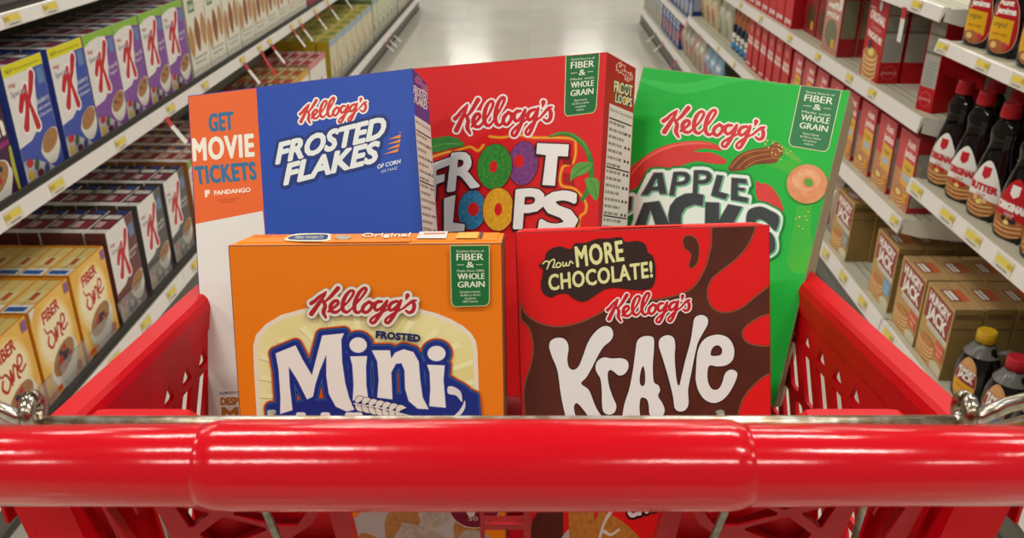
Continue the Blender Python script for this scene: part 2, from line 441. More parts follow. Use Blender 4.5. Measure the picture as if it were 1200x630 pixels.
# nubs where the seat back turns on the rod
for x in (-.232, .214):
    b = MB(); b.grid([[(x+a*q, .458+c, 1.0215-dz_+(0 if abs(a) < .026 else -.003)) for a, c in ((-.034, -.008), (-.026, -.009), (.026, -.009), (.034, -.008), (.034, .008), (.026, .009), (-.026, .009), (-.034, .008))] for q, dz_ in ((.85, 0), (1, .004), (1, .035))], RED, caps=True, smooth=False); b.build('hinge_lug', cart)
# folding seat back with bracing and two leg holes (x, depth below z=.99)
SEATBACK = lambda off: (lambda p: np.c_[np.asarray(p)[:, 0], .43+off+(np.asarray(p)[:, 1])*.12, .99-np.asarray(p)[:, 1]])
A = Art(-.262, -.002, .262, .19, .0011, None)
d = A.poly([(-.256, 0), (.256, 0), (.236, .185), (-.236, .185)], mar=1)
cut = lambda pts, r_=.0015: np.maximum(d, -(A.poly(pts, mar=.05)-r_))
for sx in (-1, 1):
    m = lambda pts: [(sx*x-.004, y) for x, y in pts]
    d = cut(m([(.246, .022), (.232, .022), (.226, .055), (.238, .055)]))      # slot
    d = cut(m([(.217, .018), (.212, .05), (.205, .12), (.222, .12), (.230, .05), (.2285, .018)]), 0)
    d = cut(m([(.203, .020), (.186, .0265), (.198, .038)]))                     # bracing triangles
    d = cut(m([(.180, .0185), (.165, .0185), (.173, .0225)]), .0008)
    d = cut(m([(.157, .020), (.122, .020), (.132, .036), (.146, .036), (.168, .0265)]))
    d = cut(m([(.176, .0305), (.168, .0335), (.152, .040), (.186, .06), (.192, .045)]))
    d = cut(m([(.112, .020), (.108, .060), (.15, .062), (.120, .036)]))
    d = cut(m([(.188, .075), (.108, .075), (.104, .13), (.182, .13)]))
    d = cut(m([(.096, .006), (.020, .006), (.020, .12), (.085, .12)]), .004)    # leg hole
d = cut([(-.016, .020), (.006, .020), (.006, .034), (-.016, .034)]); d = cut([(-.016, .042), (.006, .042), (.006, .09), (-.016, .09)])
A.sheet(d, REDG, SEATBACK(0), walls=(SEATBACK(0), SEATBACK(.008))); A.sheet(d, REDG, SEATBACK(.008)); A.build('child_seat_back', cart)
for x0, x1 in ((-.205, -.115), (.107, .197)):
    b = MB(); b.box(x0, x1, 0, .002, 0, .125, RED); o = b.build('seat_web', cart); o.location = (0, .449, .862)
for x0, x1 in ((-.1415, -.132), (.1225, .112)):
    b = MB(); b.tube([(x0*.93, .405, 1.058), (x0, .398, 1.0), (x1, .41, .93), (x1, .43, .86)], .0024, STEEL, 12); b.build('seat_wire', cart)
# chassis and wheels
b = MB()
for sx in (-1, 1):
    b.tube([(sx*.262, .50, .95), (sx*.235, .47, .70), (sx*.235, .45, .40), (sx*.235, .50, .20), (sx*.22, 1.15, .16), (sx*.21, 1.2, .20)], .011, STEEL, 12)
    b.tube([(sx*.235, .48, .73), (sx*.22, 1.2, .775)], .01, STEEL, 12)
b.tube([(-.235, .50, .20), (.235, .50, .20)], .011, STEEL, 12); b.tube([(-.22, 1.12, .165), (.22, 1.12, .165)], .011, STEEL, 12)
b.tube([(-.23, .65, .744), (.23, .65, .744)], .01, STEEL, 12); b.tube([(-.22, 1.18, .77), (.22, 1.18, .77)], .01, STEEL, 12)
b.build('chassis', cart)
for x, y in ((-.235, .50), (.235, .50), (-.22, 1.12), (.22, 1.12)):
    b = MB(); b.grid([[(x+xx, y+r_*math.cos(a*math.pi/12), .0625+r_*math.sin(a*math.pi/12)) for a in range(24)] for xx, r_ in ((-.015, .02), (-.015, .058), (-.012, .0625), (.012, .0625), (.015, .058), (.015, .02))], BLACK, caps=True); wo = b.build('wheel', cart)
    b = MB()
    for sx in (-1, 1): b.box(x+sx*.02-.002, x+sx*.02+.002, y-.012, y+.012, .05, .145, STEEL)
    b.box(x-.022, x+.022, y-.015, y+.015, .14, .19, STEEL); b.build('caster_fork', cart)
# ------------------------------------------------------------------ the five cereal boxes in the cart
def pose(p, a, l, c):
    return Matrix.Translation(p) @ Matrix.Rotation(rad(a), 4, 'Z') @ Matrix.Rotation(rad(l), 4, 'X') @ Matrix.Rotation(rad(c), 4, 'Y')
def project(Mx, pts):
    """where points of a carton appear in the tracing frame, used to square up traced outlines"""
    out = []
    for p in pts:
        q = Mx @ Vector(p)-Vector((0, 0, 1.33)); cy, sy = math.cos(YAW), math.sin(YAW); ct, st = math.cos(TILT), math.sin(TILT)
        x = q.x*cy+q.y*sy; y = -q.x*sy+q.y*cy; d = y*ct-q.z*st; v = -y*st-q.z*ct
        out.append((600+F_PX*x/d, 315+F_PX*v/d))
    return out
class Carton:
    def __init__(s, label, W, H, D, p, rot, front, side=None, top=None, Hfit=None):
        Mx = pose(p, *rot)
        if Hfit: Mx = Mx @ Matrix.Translation((0, 0, Hfit-H))
        s.M = Mx; s.W, s.H, s.D = W, H, D
        s.o = empty('cereal_box', M=Mx); tag(s.o, label, 'cereal box', 'cereal boxes in the cart')
        side = side or front; top = top or front
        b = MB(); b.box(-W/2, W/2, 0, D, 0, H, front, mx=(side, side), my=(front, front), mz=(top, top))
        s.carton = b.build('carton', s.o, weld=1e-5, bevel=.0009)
        # glued top flap and its tab
        b = MB(); b.box(-W/2+.004, W/2-.004, D*.18, D-.0008, H, H+.0007, top); b.box(-W*.16, W*.16, D*.08, D*.3, H+.0007, H+.0013, top); b.build('top_flap', s.o)
        c = project(Mx, [(-W/2, 0, H), (W/2, 0, H), (W/2, 0, 0), (-W/2, 0, 0)])
        s.quad = c; s.hf = homography(c, [(-W/2, H), (W/2, H), (W/2, 0), (-W/2, 0)])
        s.inv = homography([(0, 0), (1, 0), (1, 1), (0, 1)], [c[3], c[2], c[1], c[0]])
    def front(s, p, t):
        q = s.hf(p); return np.c_[q[:, 0], np.full(len(q), -t), q[:, 1]]
    def art(s, x0, y0, x1, y1, step=.5, place=None, margin=.8, base=1):
        W, H = s.W-.0016*1.2, s.H-.001
        fc = homography([(-s.W/2, s.H), (s.W/2, s.H), (s.W/2, 0), (-s.W/2, 0)], s.quad)([(-W/2, H), (W/2, H), (W/2, .001), (-W/2, .001)])
        A = Art(x0, y0, x1, y1, step, place or s.front, base=base)
        A.face = A.poly(fc, mar=1000)
        return A
    def right(s):
        """tracing map for the side panel on the right"""
        c = project(s.M, [(s.W/2, 0, s.H), (s.W/2, s.D, s.H), (s.W/2, s.D, 0), (s.W/2, 0, 0)])
        h = homography(c, [(0, s.H), (s.D, s.H), (s.D, 0), (0, 0)]); s.rquad = c
        def f(p, t): q = h(p); return np.c_[np.full(len(q), s.W/2+t), q[:, 0], q[:, 1]]
        return f
KW = [  # strokes of the script brand name: points x, y, half width on a 1200 x 480 drawing
 [(85,235,20),(120,212,18),(165,170,14),(225,128,9)],
 [(225,128,9),(200,175,14),(150,245,20),(88,332,24)],
 [(335,95,22),(300,135,20),(262,178,17),(212,222,10)],
 [(200,218,16),(215,262,19),(200,318,20),(222,368,12)],
 [(245,312,12),(290,280,13),(335,240,15),(328,212,16),(292,222,18),(265,265,20),(275,308,18),(320,318,15),(365,285,11)],
 [(358,290,10),(425,225,11),(475,155,14),(480,122,14),(450,120,14),(408,165,19),(380,235,20),(382,295,19),(415,318,15),(450,298,11)],
 [(450,298,10),(535,205,11),(590,130,14),(598,98,15),(570,98,15),(525,150,19),(492,235,20),(492,300,19),(522,322,15),(560,300,11)],
 [(625,222,15),(580,255,18),(565,298,18),(595,322,15),(640,288,16),(652,245,15),(625,218,14),(670,232,9),(715,212,12)],
 [(745,218,14),(700,225,17),(676,265,18),(695,300,15),(740,275,13),(790,215,13)],
 [(795,212,14),(765,280,18),(715,360,18),(672,415,16),(640,410,13),(650,378,13),(720,332,12),(815,285,9)],
 [(890,215,14),(840,230,17),(812,270,18),(828,300,15),(875,272,13),(922,212,13)],
 [(925,210,14),(895,280,18),(850,360,18),(808,415,16),(778,408,13),(790,378,13),(855,330,12),(945,282,9)],
 [(940,286,10),(990,245,13),(1030,215,13),(1065,208,10)],
 [(1032,215,15),(1048,255,19),(1035,305,18),(1000,322,15),(972,305,12)],
 [(985,162,22),(972,200,7)]]
def brand(A, K, s0, red, pale, out=2.7, shade=None):
    """A: artwork, K: maps the drawing to the tracing frame, s0: scale"""
    d = np.full(A.X.shape, A.BIG)
    for st in KW:
        P = np.array(st, float); q = K(P[:, :2]); d = np.minimum(d, A.stroke(q, P[:, 2]*s0))
    if shade: A.ink(d-out-.9, shade)
    A.ink(d-out, pale); A.ink(d, red)
def affine(o, ex, ey):
    """drawing (x of 1200, y of 480) -> o + x*ex + y*ey, ex and ey per 1000 units"""
    o, ex, ey = map(np.array, (o, ex, ey)); return lambda p: o+np.outer(p[:, 0], ex)/1000+np.outer(p[:, 1], ey)/1000
RB = ink('#c22a2e'); PALE = ink('#e8e2d6'); DKG = ink('#1d6a38')
def badge(A, Q, top, lines, edge='#b9cf8a', m=DKG):
    """green whole-grain badge: Q = quad corners TL TR BR BL in the tracing frame"""
    mp = quad(*Q); U = lambda pts: mp(np.array(pts, float))
    r = .13; pts = [(0, 1), (0, r*.8)]+[(r-r*math.cos(a), r*.8-r*.8*math.sin(a)) for a in np.linspace(0, math.pi/2, 6)[1:]]
    pts += [(1-r+r*math.sin(a), r*.8-r*.8*math.cos(a)) for a in np.linspace(0, math.pi/2, 6)]+[(1, 1)]
    d = A.poly(U(pts)); A.ink(d, ink(edge)); A.ink(d+1.0, m)
    P = ink('#dfe8cf')
    def ln(t, x0, x1, y, h, bold=0, mm=P):
        q = lambda p: mp(np.c_[x0+p[:, 0]*(x1-x0), y+p[:, 1]*h]); A.letters(t, q, mm)
        if bold: A.n += .5; A.letters(t, lambda p: q(p)+np.array([bold, 0]), mm); A.n -= .5
    ln(top, .17, .85, .885, .035); ln('FIBER', .16, .84, .755, .105, .5); ln('&', .41, .60, .635, .095, .3)
    for a, c in ((.17, .36), (.66, .83)): A.flat(U([(a, .685), (c, .685), (c, .677), (a, .677)]), P)
    ln(lines[0], .17, .86, .565, .035); ln('WHOLE', .18, .86, .445, .095, .5); ln('GRAIN', .18, .86, .315, .095, .5)
    for i, t in enumerate(lines[1:]): ln(t, .5-.016*len(t), .5+.016*len(t), .225-i*.052, .034)
    A.n += 1
def facts(A, mp, rows=30, dark='#3a3530', seed=1):
    """nutrition panel in unit square mp: rules and lines of tiny print"""
    r = random.Random(seed); D = ink(dark); U = lambda p: mp(np.array(p, float))
    A.flat(U([(0, 1), (1, 1), (1, 0), (0, 0)]), ink('#d6d2c6')); A.n += 1
    A.letters('Nutrition Facts  Datos de Nutrición', lambda p: mp(np.c_[.04+p[:, 0]*.92, .975+p[:, 1]*.012]), D)
    y = .965
    for k in range(rows):
        y -= .93/rows; thick = k % 7 == 0
        if thick: A.flat(U([(.03, y+.012), (.97, y+.012), (.97, y+.006), (.03, y+.006)]), D)
        x = .05
        while x < .62:
            w_ = r.uniform(.05, .16); A.flat(U([(x, y), (x+w_, y), (x+w_, y-.011), (x, y-.011)]), ink('#8a857b')); x += w_+.03
        if k % 2: A.flat(U([(.72, y), (.80, y), (.80, y-.011), (.72, y-.011)]), D); A.flat(U([(.86, y), (.94, y), (.94, y-.011), (.86, y-.011)]), D)
    A.n += 1
B = dict(
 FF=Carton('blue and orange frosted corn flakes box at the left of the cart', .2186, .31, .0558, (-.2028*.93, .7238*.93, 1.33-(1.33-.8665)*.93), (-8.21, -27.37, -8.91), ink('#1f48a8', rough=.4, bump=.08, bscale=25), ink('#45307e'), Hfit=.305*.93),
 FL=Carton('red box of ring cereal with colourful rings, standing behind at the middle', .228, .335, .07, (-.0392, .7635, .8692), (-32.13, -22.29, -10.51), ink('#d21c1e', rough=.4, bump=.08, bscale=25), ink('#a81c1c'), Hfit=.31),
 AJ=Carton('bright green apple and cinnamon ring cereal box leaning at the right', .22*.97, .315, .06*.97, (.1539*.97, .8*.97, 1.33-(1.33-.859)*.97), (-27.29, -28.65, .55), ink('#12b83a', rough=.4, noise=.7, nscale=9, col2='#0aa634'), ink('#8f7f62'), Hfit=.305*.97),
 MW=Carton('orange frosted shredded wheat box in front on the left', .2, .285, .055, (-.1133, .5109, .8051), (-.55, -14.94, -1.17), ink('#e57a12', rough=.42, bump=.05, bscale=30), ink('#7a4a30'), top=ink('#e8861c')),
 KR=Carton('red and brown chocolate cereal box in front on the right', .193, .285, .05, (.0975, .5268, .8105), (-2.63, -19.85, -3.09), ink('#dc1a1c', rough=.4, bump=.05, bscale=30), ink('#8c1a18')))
def afit(dst):
    """affine map of the brand drawing from four traced points"""
    src = np.array([(70, 340, 1), (1075, 208, 1), (335, 75, 1), (650, 430, 1)], float)
    X = np.linalg.lstsq(src, np.array(dst, float), rcond=None)[0]
    return (lambda p: np.c_[p, np.ones(len(p))] @ X), math.sqrt(abs(np.linalg.det(X[:2])))
def top_map(s):
    c = project(s.M, [(-s.W/2, 0, s.H), (s.W/2, 0, s.H), (s.W/2, s.D, s.H), (-s.W/2, s.D, s.H)])
    h = homography(c, [(-s.W/2, 0), (s.W/2, 0), (s.W/2, s.D), (-s.W/2, s.D)])
    def f(p, t): q = h(p); return np.c_[q[:, 0], q[:, 1], np.full(len(q), s.H+.0014+t)]
    return f
NAVY = ink('#1d2f6e'); WHT = ink('#e6e4da'); ORG = ink('#e8681e')
# ---- frosted corn flakes
C_ = B['FF']; A = C_.art(214, 74, 516, 492, .6)
A.ink(A.poly([(200, 90), (299.5, 90), (310.5, 272), (322, 520), (200, 520)], mar=2), ink('#e2642a', bump=.06, bscale=30))
A.ink(A.poly([(200, 268), (307.8, 247), (310.5, 272), (322, 520), (200, 520)], mar=2), ink('#dcdad4'))
A.take('offer_panel', C_.o)
z = lambda p: zz(218, 120, 5.25, [p])[0]; v = lambda x, y, k=5.25: (x/k, y/k)
TEAL = ink('#2c6f94')
def bold(A, t, p0, p1, up, m, w_, track=1.0): A.ink(A.text(t, para(p0, p1, up), w_, track), m)
bold(A, 'GET', z((146, 178)), z((290, 163)), v(-5, -104), TEAL, .95, 1.1)
bold(A, 'MOVIE', z((48, 357)), z((417, 327)), v(-6, -130), ink('#ebe6d6'), 1.15, 1.12)
bold(A, 'TICKETS', z((66, 500)), z((434, 470)), v(-12, -102), TEAL, .95, 1.12)
bold(A, 'FANDANGO', z((175, 569)), z((397, 549)), v(-1, -26), ink('#f0ddc8'), .3)
bold(A, 'F', z((122, 580)), z((145, 576)), v(-3, -36), ink('#f0ddc8'), .8)
A.letters('RESTRICTIONS APPLY SEE SIDE PANEL', para(z((192, 606)), z((325, 592)), v(0, -7)), ink('#a84a22')); A.letters('FOR DETAILS', para(z((218, 618)), z((300, 609)), v(0, -7)), ink('#a84a22'))
A.letters('ILLUMINATION PRESENTS', para((257.5, 462), (290, 461), (0, -3.4)), ink('#3a3a3a'))
bold(A, 'DESPICABLE', (259, 474), (310, 473), (-.3, -8), ink('#b06a1e'), .6); bold(A, 'ME', (261, 491), (294, 490.5), (-.3, -13), ink('#b06a1e'), 1.2)
A.take('offer_lettering', C_.o)
K, k0 = afit([(348.2, 144), (428, 119.5), (373.2, 115.5), (401.5, 144.5)]); brand(A, K, k0, ink('#c9382c'), ink('#e9e6e0'), 1.9); A.take('brand_lettering', C_.o)
z = lambda p: zz(315, 130, 6.3, [p])[0]; v = lambda x, y: (x/6.3, y/6.3)
d = A.union(A.text('FROSTED', para(z((58, 388)), z((845, 190)), v(28, -148)), 1.45, 1.02), A.text('FLAKES', para(z((118, 542)), z((790, 372)), v(30, -148)), 1.5, 1.02))
sh = lambda p: p
A.ink(d-3.6, ink('#1c3274')); A.ink(d, ink('#dfe6e2'))
for q in ([(878, 212), (978, 170), (972, 200)], [(872, 248), (977, 206), (969, 233)], [(862, 287), (971, 240), (963, 267)], [(842, 323), (963, 275), (953, 303)]): A.ink(A.poly([z(p) for p in q]), ink('#d88a4a'))
bold(A, 'OF CORN', z((802, 428)), z((972, 386)), v(3, -30), ink('#c9d6e6'), .25); A.letters('DE MAÍZ', para(z((834, 458)), z((950, 430)), v(2, -20)), ink('#c9d6e6')); A.letters('TM', para(z((960, 164)), z((980, 160)), v(1, -7)), ink('#c9d6e6'))
A.build('product_lettering', C_.o)
A = Art(480, 75, 530, 460, .6, C_.right(), base=1)
K, k0 = afit([(487, 97), (500.5, 104), (490, 88), (496, 104)]); brand(A, K, k0, ink('#8e4a72'), ink('#b09ac0'), .4)
A.letters('FROSTED', para((484.2, 109), (500.3, 118.5), (.6, -9.5)), WHT); A.letters('FLAKES', para((485.5, 120), (500.2, 129), (.6, -9.5)), WHT)
A.n += .5; A.letters('FROSTED', para((484.5, 109), (500.6, 118.5), (.6, -9.5)), WHT); A.letters('FLAKES', para((485.8, 120), (500.5, 129), (.6, -9.5)), WHT); A.n += 1
facts(A, quad((485.6, 134.8), (504.2, 147), (523, 440), (508, 447)), 34, seed=3); A.build('nutrition_panel', C_.o)
# ---- ring cereal
C_ = B['FL']; A = C_.art(460, 55, 716, 330, .55)
a = lambda *p: zz(505, 170, 6, p); c = lambda *p: zz(595, 140, 4.667, p)
GLOW = ink('#e9a82a'); GL2 = ink('#d8571c')
for pts in (c((-100, 92), (-30, 98), (60, 84), (140, 98), (345, 104), (372, 150), (358, 235), (300, 262), (290, 355), (368, 380), (425, 450), (425, 505), (395, 535), (385, 640)), a((-20, 96), (40, 72), (130, 46), (150, 52), (270, 12), (330, 40), (370, 0))):
    d = A.stroke(pts, 1.0); A.ink(d-1.3, GL2); A.ink(d, GLOW)
A.ink(A.poly(c((300, 190), (352, 210), (352, 250), (300, 245))), ink('#8e1214')); A.ink(A.poly(c((304, 290), (350, 300), (372, 370), (304, 345))), ink('#a01416'))
A.take('glow_border', C_.o)
GR = ink('#3f8f3a', noise=.8, nscale=50, col2='#2c6e2a'); GRL = ink('#6aa848', noise=.8, nscale=60, col2='#4a9040')
A.ink(A.stroke(c((232, 92), (290, 76), (350, 86), (410, 130), (443, 190), (458, 250), (455, 330), (432, 400), (405, 440)), [1.2, 2, 2.6, 3, 3, 3, 3, 2.8, 2]), GR)
A.ink(A.stroke(c((240, 88), (290, 72), (352, 82), (412, 125), (446, 190)), .7), GRL)
A.ink(A.poly(c((343, 338), (350, 275), (380, 240), (420, 232), (466, 240), (440, 285), (400, 305), (365, 318)), True), GRL); A.ink(A.stroke(c((350, 320), (395, 275), (455, 245)), .5), GR)
A.ink(A.poly(c((425, 325), (480, 320), (502, 345), (500, 400), (486, 442), (460, 420), (440, 385)), True), GRL); A.ink(A.stroke(c((450, 330), (478, 370), (485, 430)), .5), GR)
A.ink(A.poly(zz(480, 50, 2.739, [(70, 310), (100, 303), (130, 300), (160, 310), (176, 330), (140, 338), (110, 346), (78, 352), (60, 340)]), True), GR); A.ink(A.stroke(zz(480, 50, 2.739, [(70, 335), (110, 325), (165, 325)]), .7), GRL)
A.take('vine_print', C_.o)
def ring(cx, cy, rx, ry, hx, hy, hrx, hry, col, col2, rot=0, light='#ffffff', dark='#7a1818'):
    o = A.ell(cx, cy, rx, ry, rot); A.ink(o-1.0, ink(dark)); h = A.ell(hx, hy, hrx, hry, rot)
    A.ink(np.maximum(o, -h), ink(col, noise=1, nscale=260, col2=col2, rough=.5)); 
    # lit crown of the printed ring
    A.ink(np.maximum(A.ell(cx-.15*rx, cy-.12*ry, rx*.72, ry*.74, rot), -A.ell(hx, hy, hrx*1.7, hry*1.5, rot)), ink(col, noise=.9, nscale=330, col2=col2, rough=.5)); A.ink(h, ink('#cf1d1e')); q = random.Random(int(cx*7)); sp = np.full(A.X.shape, A.BIG); sp2 = sp.copy()
    for i in range(46):
        a = q.uniform(0, 6.28); k = q.uniform(.5, .95); e1 = A.ell(cx+rx*k*math.cos(a), cy+ry*k*math.sin(a), q.uniform(.35, .8), q.uniform(.35, .8)); (sp, sp2)[i % 2][:] = np.minimum((sp, sp2)[i % 2], e1)
    lim = np.maximum(o, -h+.6); A.ink(np.maximum(sp, lim), ink(col2)); A.ink(np.maximum(sp2, lim), ink(light))
e = lambda x, y: (505+x/6, 170+y/6); g = lambda x, y: (595+x/4.667, 140+y/4.667)
ring(*g(85, 240), 17.2, 25.5, *g(62, 228), 6.3, 7.6, '#8a4a8e', '#5e2c66', .12, '#9c64a0')
ring(*e(450, 152), 20, 26.6, *e(442, 152), 4.4, 7, '#3f9a3c', '#22691f', .12, '#62a852')
ring(*e(293, 455), 16, 23, *e(302, 450), 6.4, 8, '#3f8fb8', '#1f5f88', .1, '#64a4c4')
ring(*e(478, 452), 18, 25, *e(478, 452), 4.4, 7.4, '#e8b22c', '#c98a18', .05, '#ecc24c')
A.take('ring_print', C_.o)
def mq(f, *p): return quad(*[f(*x) for x in p])
d = A.union(A.poly(a((-40, 150), (142, 84), (137, 140), (44, 176), (42, 216), (102, 204), (98, 255), (42, 275), (40, 380), (-20, 400))),
    A.text('R', mq(e, (158, 66), (318, 46), (336, 286), (128, 320)), 1.9), A.poly(c((165, 130), (338, 137), (333, 203), (277, 200), (262, 363), (193, 358), (213, 195), (160, 188))),
    A.text('P', mq(g, (56, 390), (202, 380), (190, 590), (42, 590)), 2.1), A.text('S', mq(g, (212, 408), (380, 402), (372, 600), (178, 612)), 3.0),
    A.poly(a((97, 375), (178, 350), (160, 545), (243, 555), (240, 605), (97, 612))))
dd = np.roll(np.roll(d, 2, 0), -2, 1)
A.ink(np.minimum(dd, d)-1.5, ink('#3a1a1a')); A.ink(d, ink('#e4e6e2')); A.build('product_lettering', C_.o)
A = C_.art(500, 55, 716, 180, .5, base=6)
K, k0 = afit([(530.4, 153), (646, 124.5), (562, 114.8), (604.5, 161.6)]); brand(A, K, k0, ink('#c41c22'), ink('#e8e0dc'), 2.0); A.take('brand_lettering', C_.o)
badge(A, ((663, 63), (703.5, 60), (699, 132), (661, 137)), 'Good Source of', ['Made with', 'Buena fuente', 'de fibra y hecho', 'con granos', 'enteros']); A.build('grain_badge', C_.o)
A = Art(690, 55, 755, 450, .6, C_.right(), base=1)
K, k0 = afit([(723, 83), (741, 90), (727, 72), (733, 92)]); brand(A, K, k0, ink('#a8201c'), ink('#e0c8b8'), .7)
d = A.text('FROOT', para((719.5, 107.5), (740.5, 113.5), (.5, -13)), .35); e_ = A.text('LOOPS', para((721, 119.5), (740, 125.5), (.5, -10)), .35)
A.ink(np.minimum(d, e_)-.8, ink('#4a1414')); A.ink(np.minimum(d, e_), ink('#dccfa8')); A.ink(A.ell(731, 103.5, 1.9, 3.4), ink('#4f8f3a')); A.ink(A.ell(734.6, 104.5, 1.9, 3.4), ink('#7a4a80')); A.ink(A.ell(727, 116.5, 1.7, 3), ink('#3f80a8')); A.ink(A.ell(730.5, 117.5, 1.7, 3), ink('#d8a028'))
facts(A, quad((714, 121), (741.6, 132.5), (725, 432), (694, 438)), 36, seed=5); A.build('nutrition_panel', C_.o)
# ---- apple and cinnamon rings
C_ = B['AJ']; A = C_.art(690, 72, 1004, 488, .65)
t4 = lambda *p: zz(740, 160, 5.25, p); t7 = lambda *p: zz(740, 185, 7, p); t5 = lambda *p: zz(820, 185, 5.25, p)
LG = ink('#46b82c', noise=.8, nscale=20, col2='#30b034')
A.ink(A.stroke(t4((820, 150), (1000, 200), (1080, 330), (1060, 450), (1050, 560), (1040, 760)), [4, 8, 8, 9, 10, 16]), LG)
A.ink(A.stroke([(748, 92), (800, 104), (870, 90), (920, 100)], [2, 6, 5, 2]), ink('#2ab848'))
A.ink(A.stroke(t4((870, 30), (950, 90), (1030, 150)), [2, 4, 3]), ink('#6fb83e', noise=1, nscale=300, col2='#3fae35'))
SW = ink('#d8403a', noise=.6, nscale=30, col2='#c83430')
A.ink(A.poly(t4((-20, 330), (-10, 205), (60, 140), (160, 75), (270, 40), (400, 28), (500, 42), (572, 82), (500, 78), (440, 72), (378, 92), (430, 97), (500, 102), (582, 145), (560, 168), (480, 162), (400, 150), (320, 172), (250, 192), (110, 192), (60, 282), (10, 325)), True)-.3, SW)
A.ink(A.stroke(t4((0, 230), (70, 150), (170, 88), (280, 52), (400, 40), (500, 50)), [.5, 1.2, 1.5, 1.5, 1.2, .4]), ink('#e86a5c'))
A.ink(A.poly(t4((768, 275), (800, 292), (830, 288), (880, 330), (920, 400), (932, 465), (860, 440), (800, 405), (768, 360)), True), SW)
A.ink(A.poly(t4((595, 205), (640, 128), (720, 85), (840, 62), (890, 36), (925, 60), (932, 100), (905, 132), (880, 162), (760, 172), (680, 208)), True), ink('#8a4a1e', noise=.9, nscale=90, col2='#6b3212'))
for q in (((610, 190), (700, 105), (850, 78)), ((650, 195), (730, 130), (850, 105)), ((700, 190), (770, 150), (880, 130))): A.ink(A.stroke(t4(*q), .5), ink('#c07a30'))
A.ink(A.ell(740+893/5.25, 160+92/5.25, 7, 9.2, .2), ink('#a8622c')); A.ink(A.stroke(t4((870, 60), (915, 70), (920, 110), (885, 125), (872, 95), (895, 80), (902, 100), (888, 108)), .55), ink('#5c2a10'))
for i in range(26):
    t_ = R.random(); x = 815+170*t_; y = 45+90*t_+R.uniform(-45, 45) if i < 18 else 400+R.uniform(0, 220)
    if i >= 18: x = 1010+R.uniform(0, 80)
    A.ink(A.ell(740+x/5.25, 160+y/5.25, 1, 1), ink('#c8c878'))
o = A.ell(946, 215.7, 23.6, 22.6); h = A.ell(947.8, 214, 5.8, 4.6, .5)
A.ink(o-.8, ink('#7a9a3a')); A.ink(np.maximum(o, -h), ink('#e0a878', noise=1.2, nscale=120, col2='#cf7448', rough=.5)); A.ink(np.maximum(A.ell(945, 211, 17, 13), -A.ell(947.8, 214, 9, 7, .5)), ink('#e6b688', noise=1, nscale=150, col2='#d98a5c')); A.ink(h, ink('#5f9a34'))
A.take('cereal_print', C_.o)
q7 = lambda *p: quad(*t7(*p))
d = A.union(np.maximum(A.poly(t7((185, 120), (262, 118), (298, 302), (232, 302), (222, 272), (172, 275), (140, 310), (75, 312))), -A.poly(t7((210, 178), (216, 232), (182, 236)))),
    A.text('P', q7((352, 122), (484, 116), (470, 304), (316, 306)), 1.2), A.text('P', q7((520, 108), (662, 108), (640, 296), (510, 288)), 1.3),
    A.poly(t7((700, 138), (762, 145), (725, 275), (805, 298), (775, 348), (650, 312))),
    A.poly(t5((195, 120), (290, 128), (298, 165), (240, 160), (240, 180), (285, 185), (278, 210), (238, 205), (240, 232), (303, 245), (298, 280), (190, 262))),
    A.poly(t7((-60, 318), (16, 312), (6, 430), (-60, 470))), A.poly(t7((100, 368), (232, 350), (345, 600), (212, 600), (160, 440), (112, 600), (10, 600))),
    A.poly(t7((600, 302), (520, 285), (440, 292), (365, 330), (315, 395), (300, 470), (310, 560), (330, 610), (450, 610), (415, 530), (418, 465), (450, 415), (520, 388), (592, 402))),
    A.poly(t7((605, 360), (727, 365), (727, 620), (600, 620))), A.poly(t5((175, 283), (268, 300), (205, 420), (260, 520), (170, 520), (95, 420))),
    A.poly(t5((285, 365), (305, 318), (370, 298), (430, 318), (492, 362), (470, 452), (410, 400), (370, 382), (350, 400), (400, 445), (440, 458), (465, 500), (468, 560), (440, 592), (380, 610), (300, 590), (310, 520), (380, 520), (330, 450), (290, 430)), True))
plate = np.minimum(d-3.6, A.poly([(744, 236), (760, 204), (800, 199), (850, 204), (866, 236), (898, 250), (915, 262), (908, 292), (744, 292)])-1)
A.ink(plate-2.6, ink('#0f6a30')); A.ink(plate-1.6, ink('#2aa052')); A.ink(plate, ink('#dfeee2')); A.ink(np.roll(np.roll(d, 2, 0), 2, 1)-.2, ink('#5cc088')); A.ink(d, ink('#7b8583')); A.ink(d+.9, ink('#343a3b'))
A.build('product_lettering', C_.o)
A = C_.art(765, 74, 1004, 195, .5, base=9)
K, k0 = afit([(776, 156), (897, 150), (807, 123.3), (848.5, 172.5)]); brand(A, K, k0, ink('#cc3438'), ink('#ece6dc'), 1.9); A.take('brand_lettering', C_.o)
badge(A, ((938, 99.5), (987, 105.5), (970.5, 179), (923, 171)), 'Good Source of', ['Made with', 'Buena fuente', 'de fibra y hecho', 'con granos', 'enteros'], '#d6dfa8', ink('#2f7a4a')); A.build('grain_badge', C_.o)
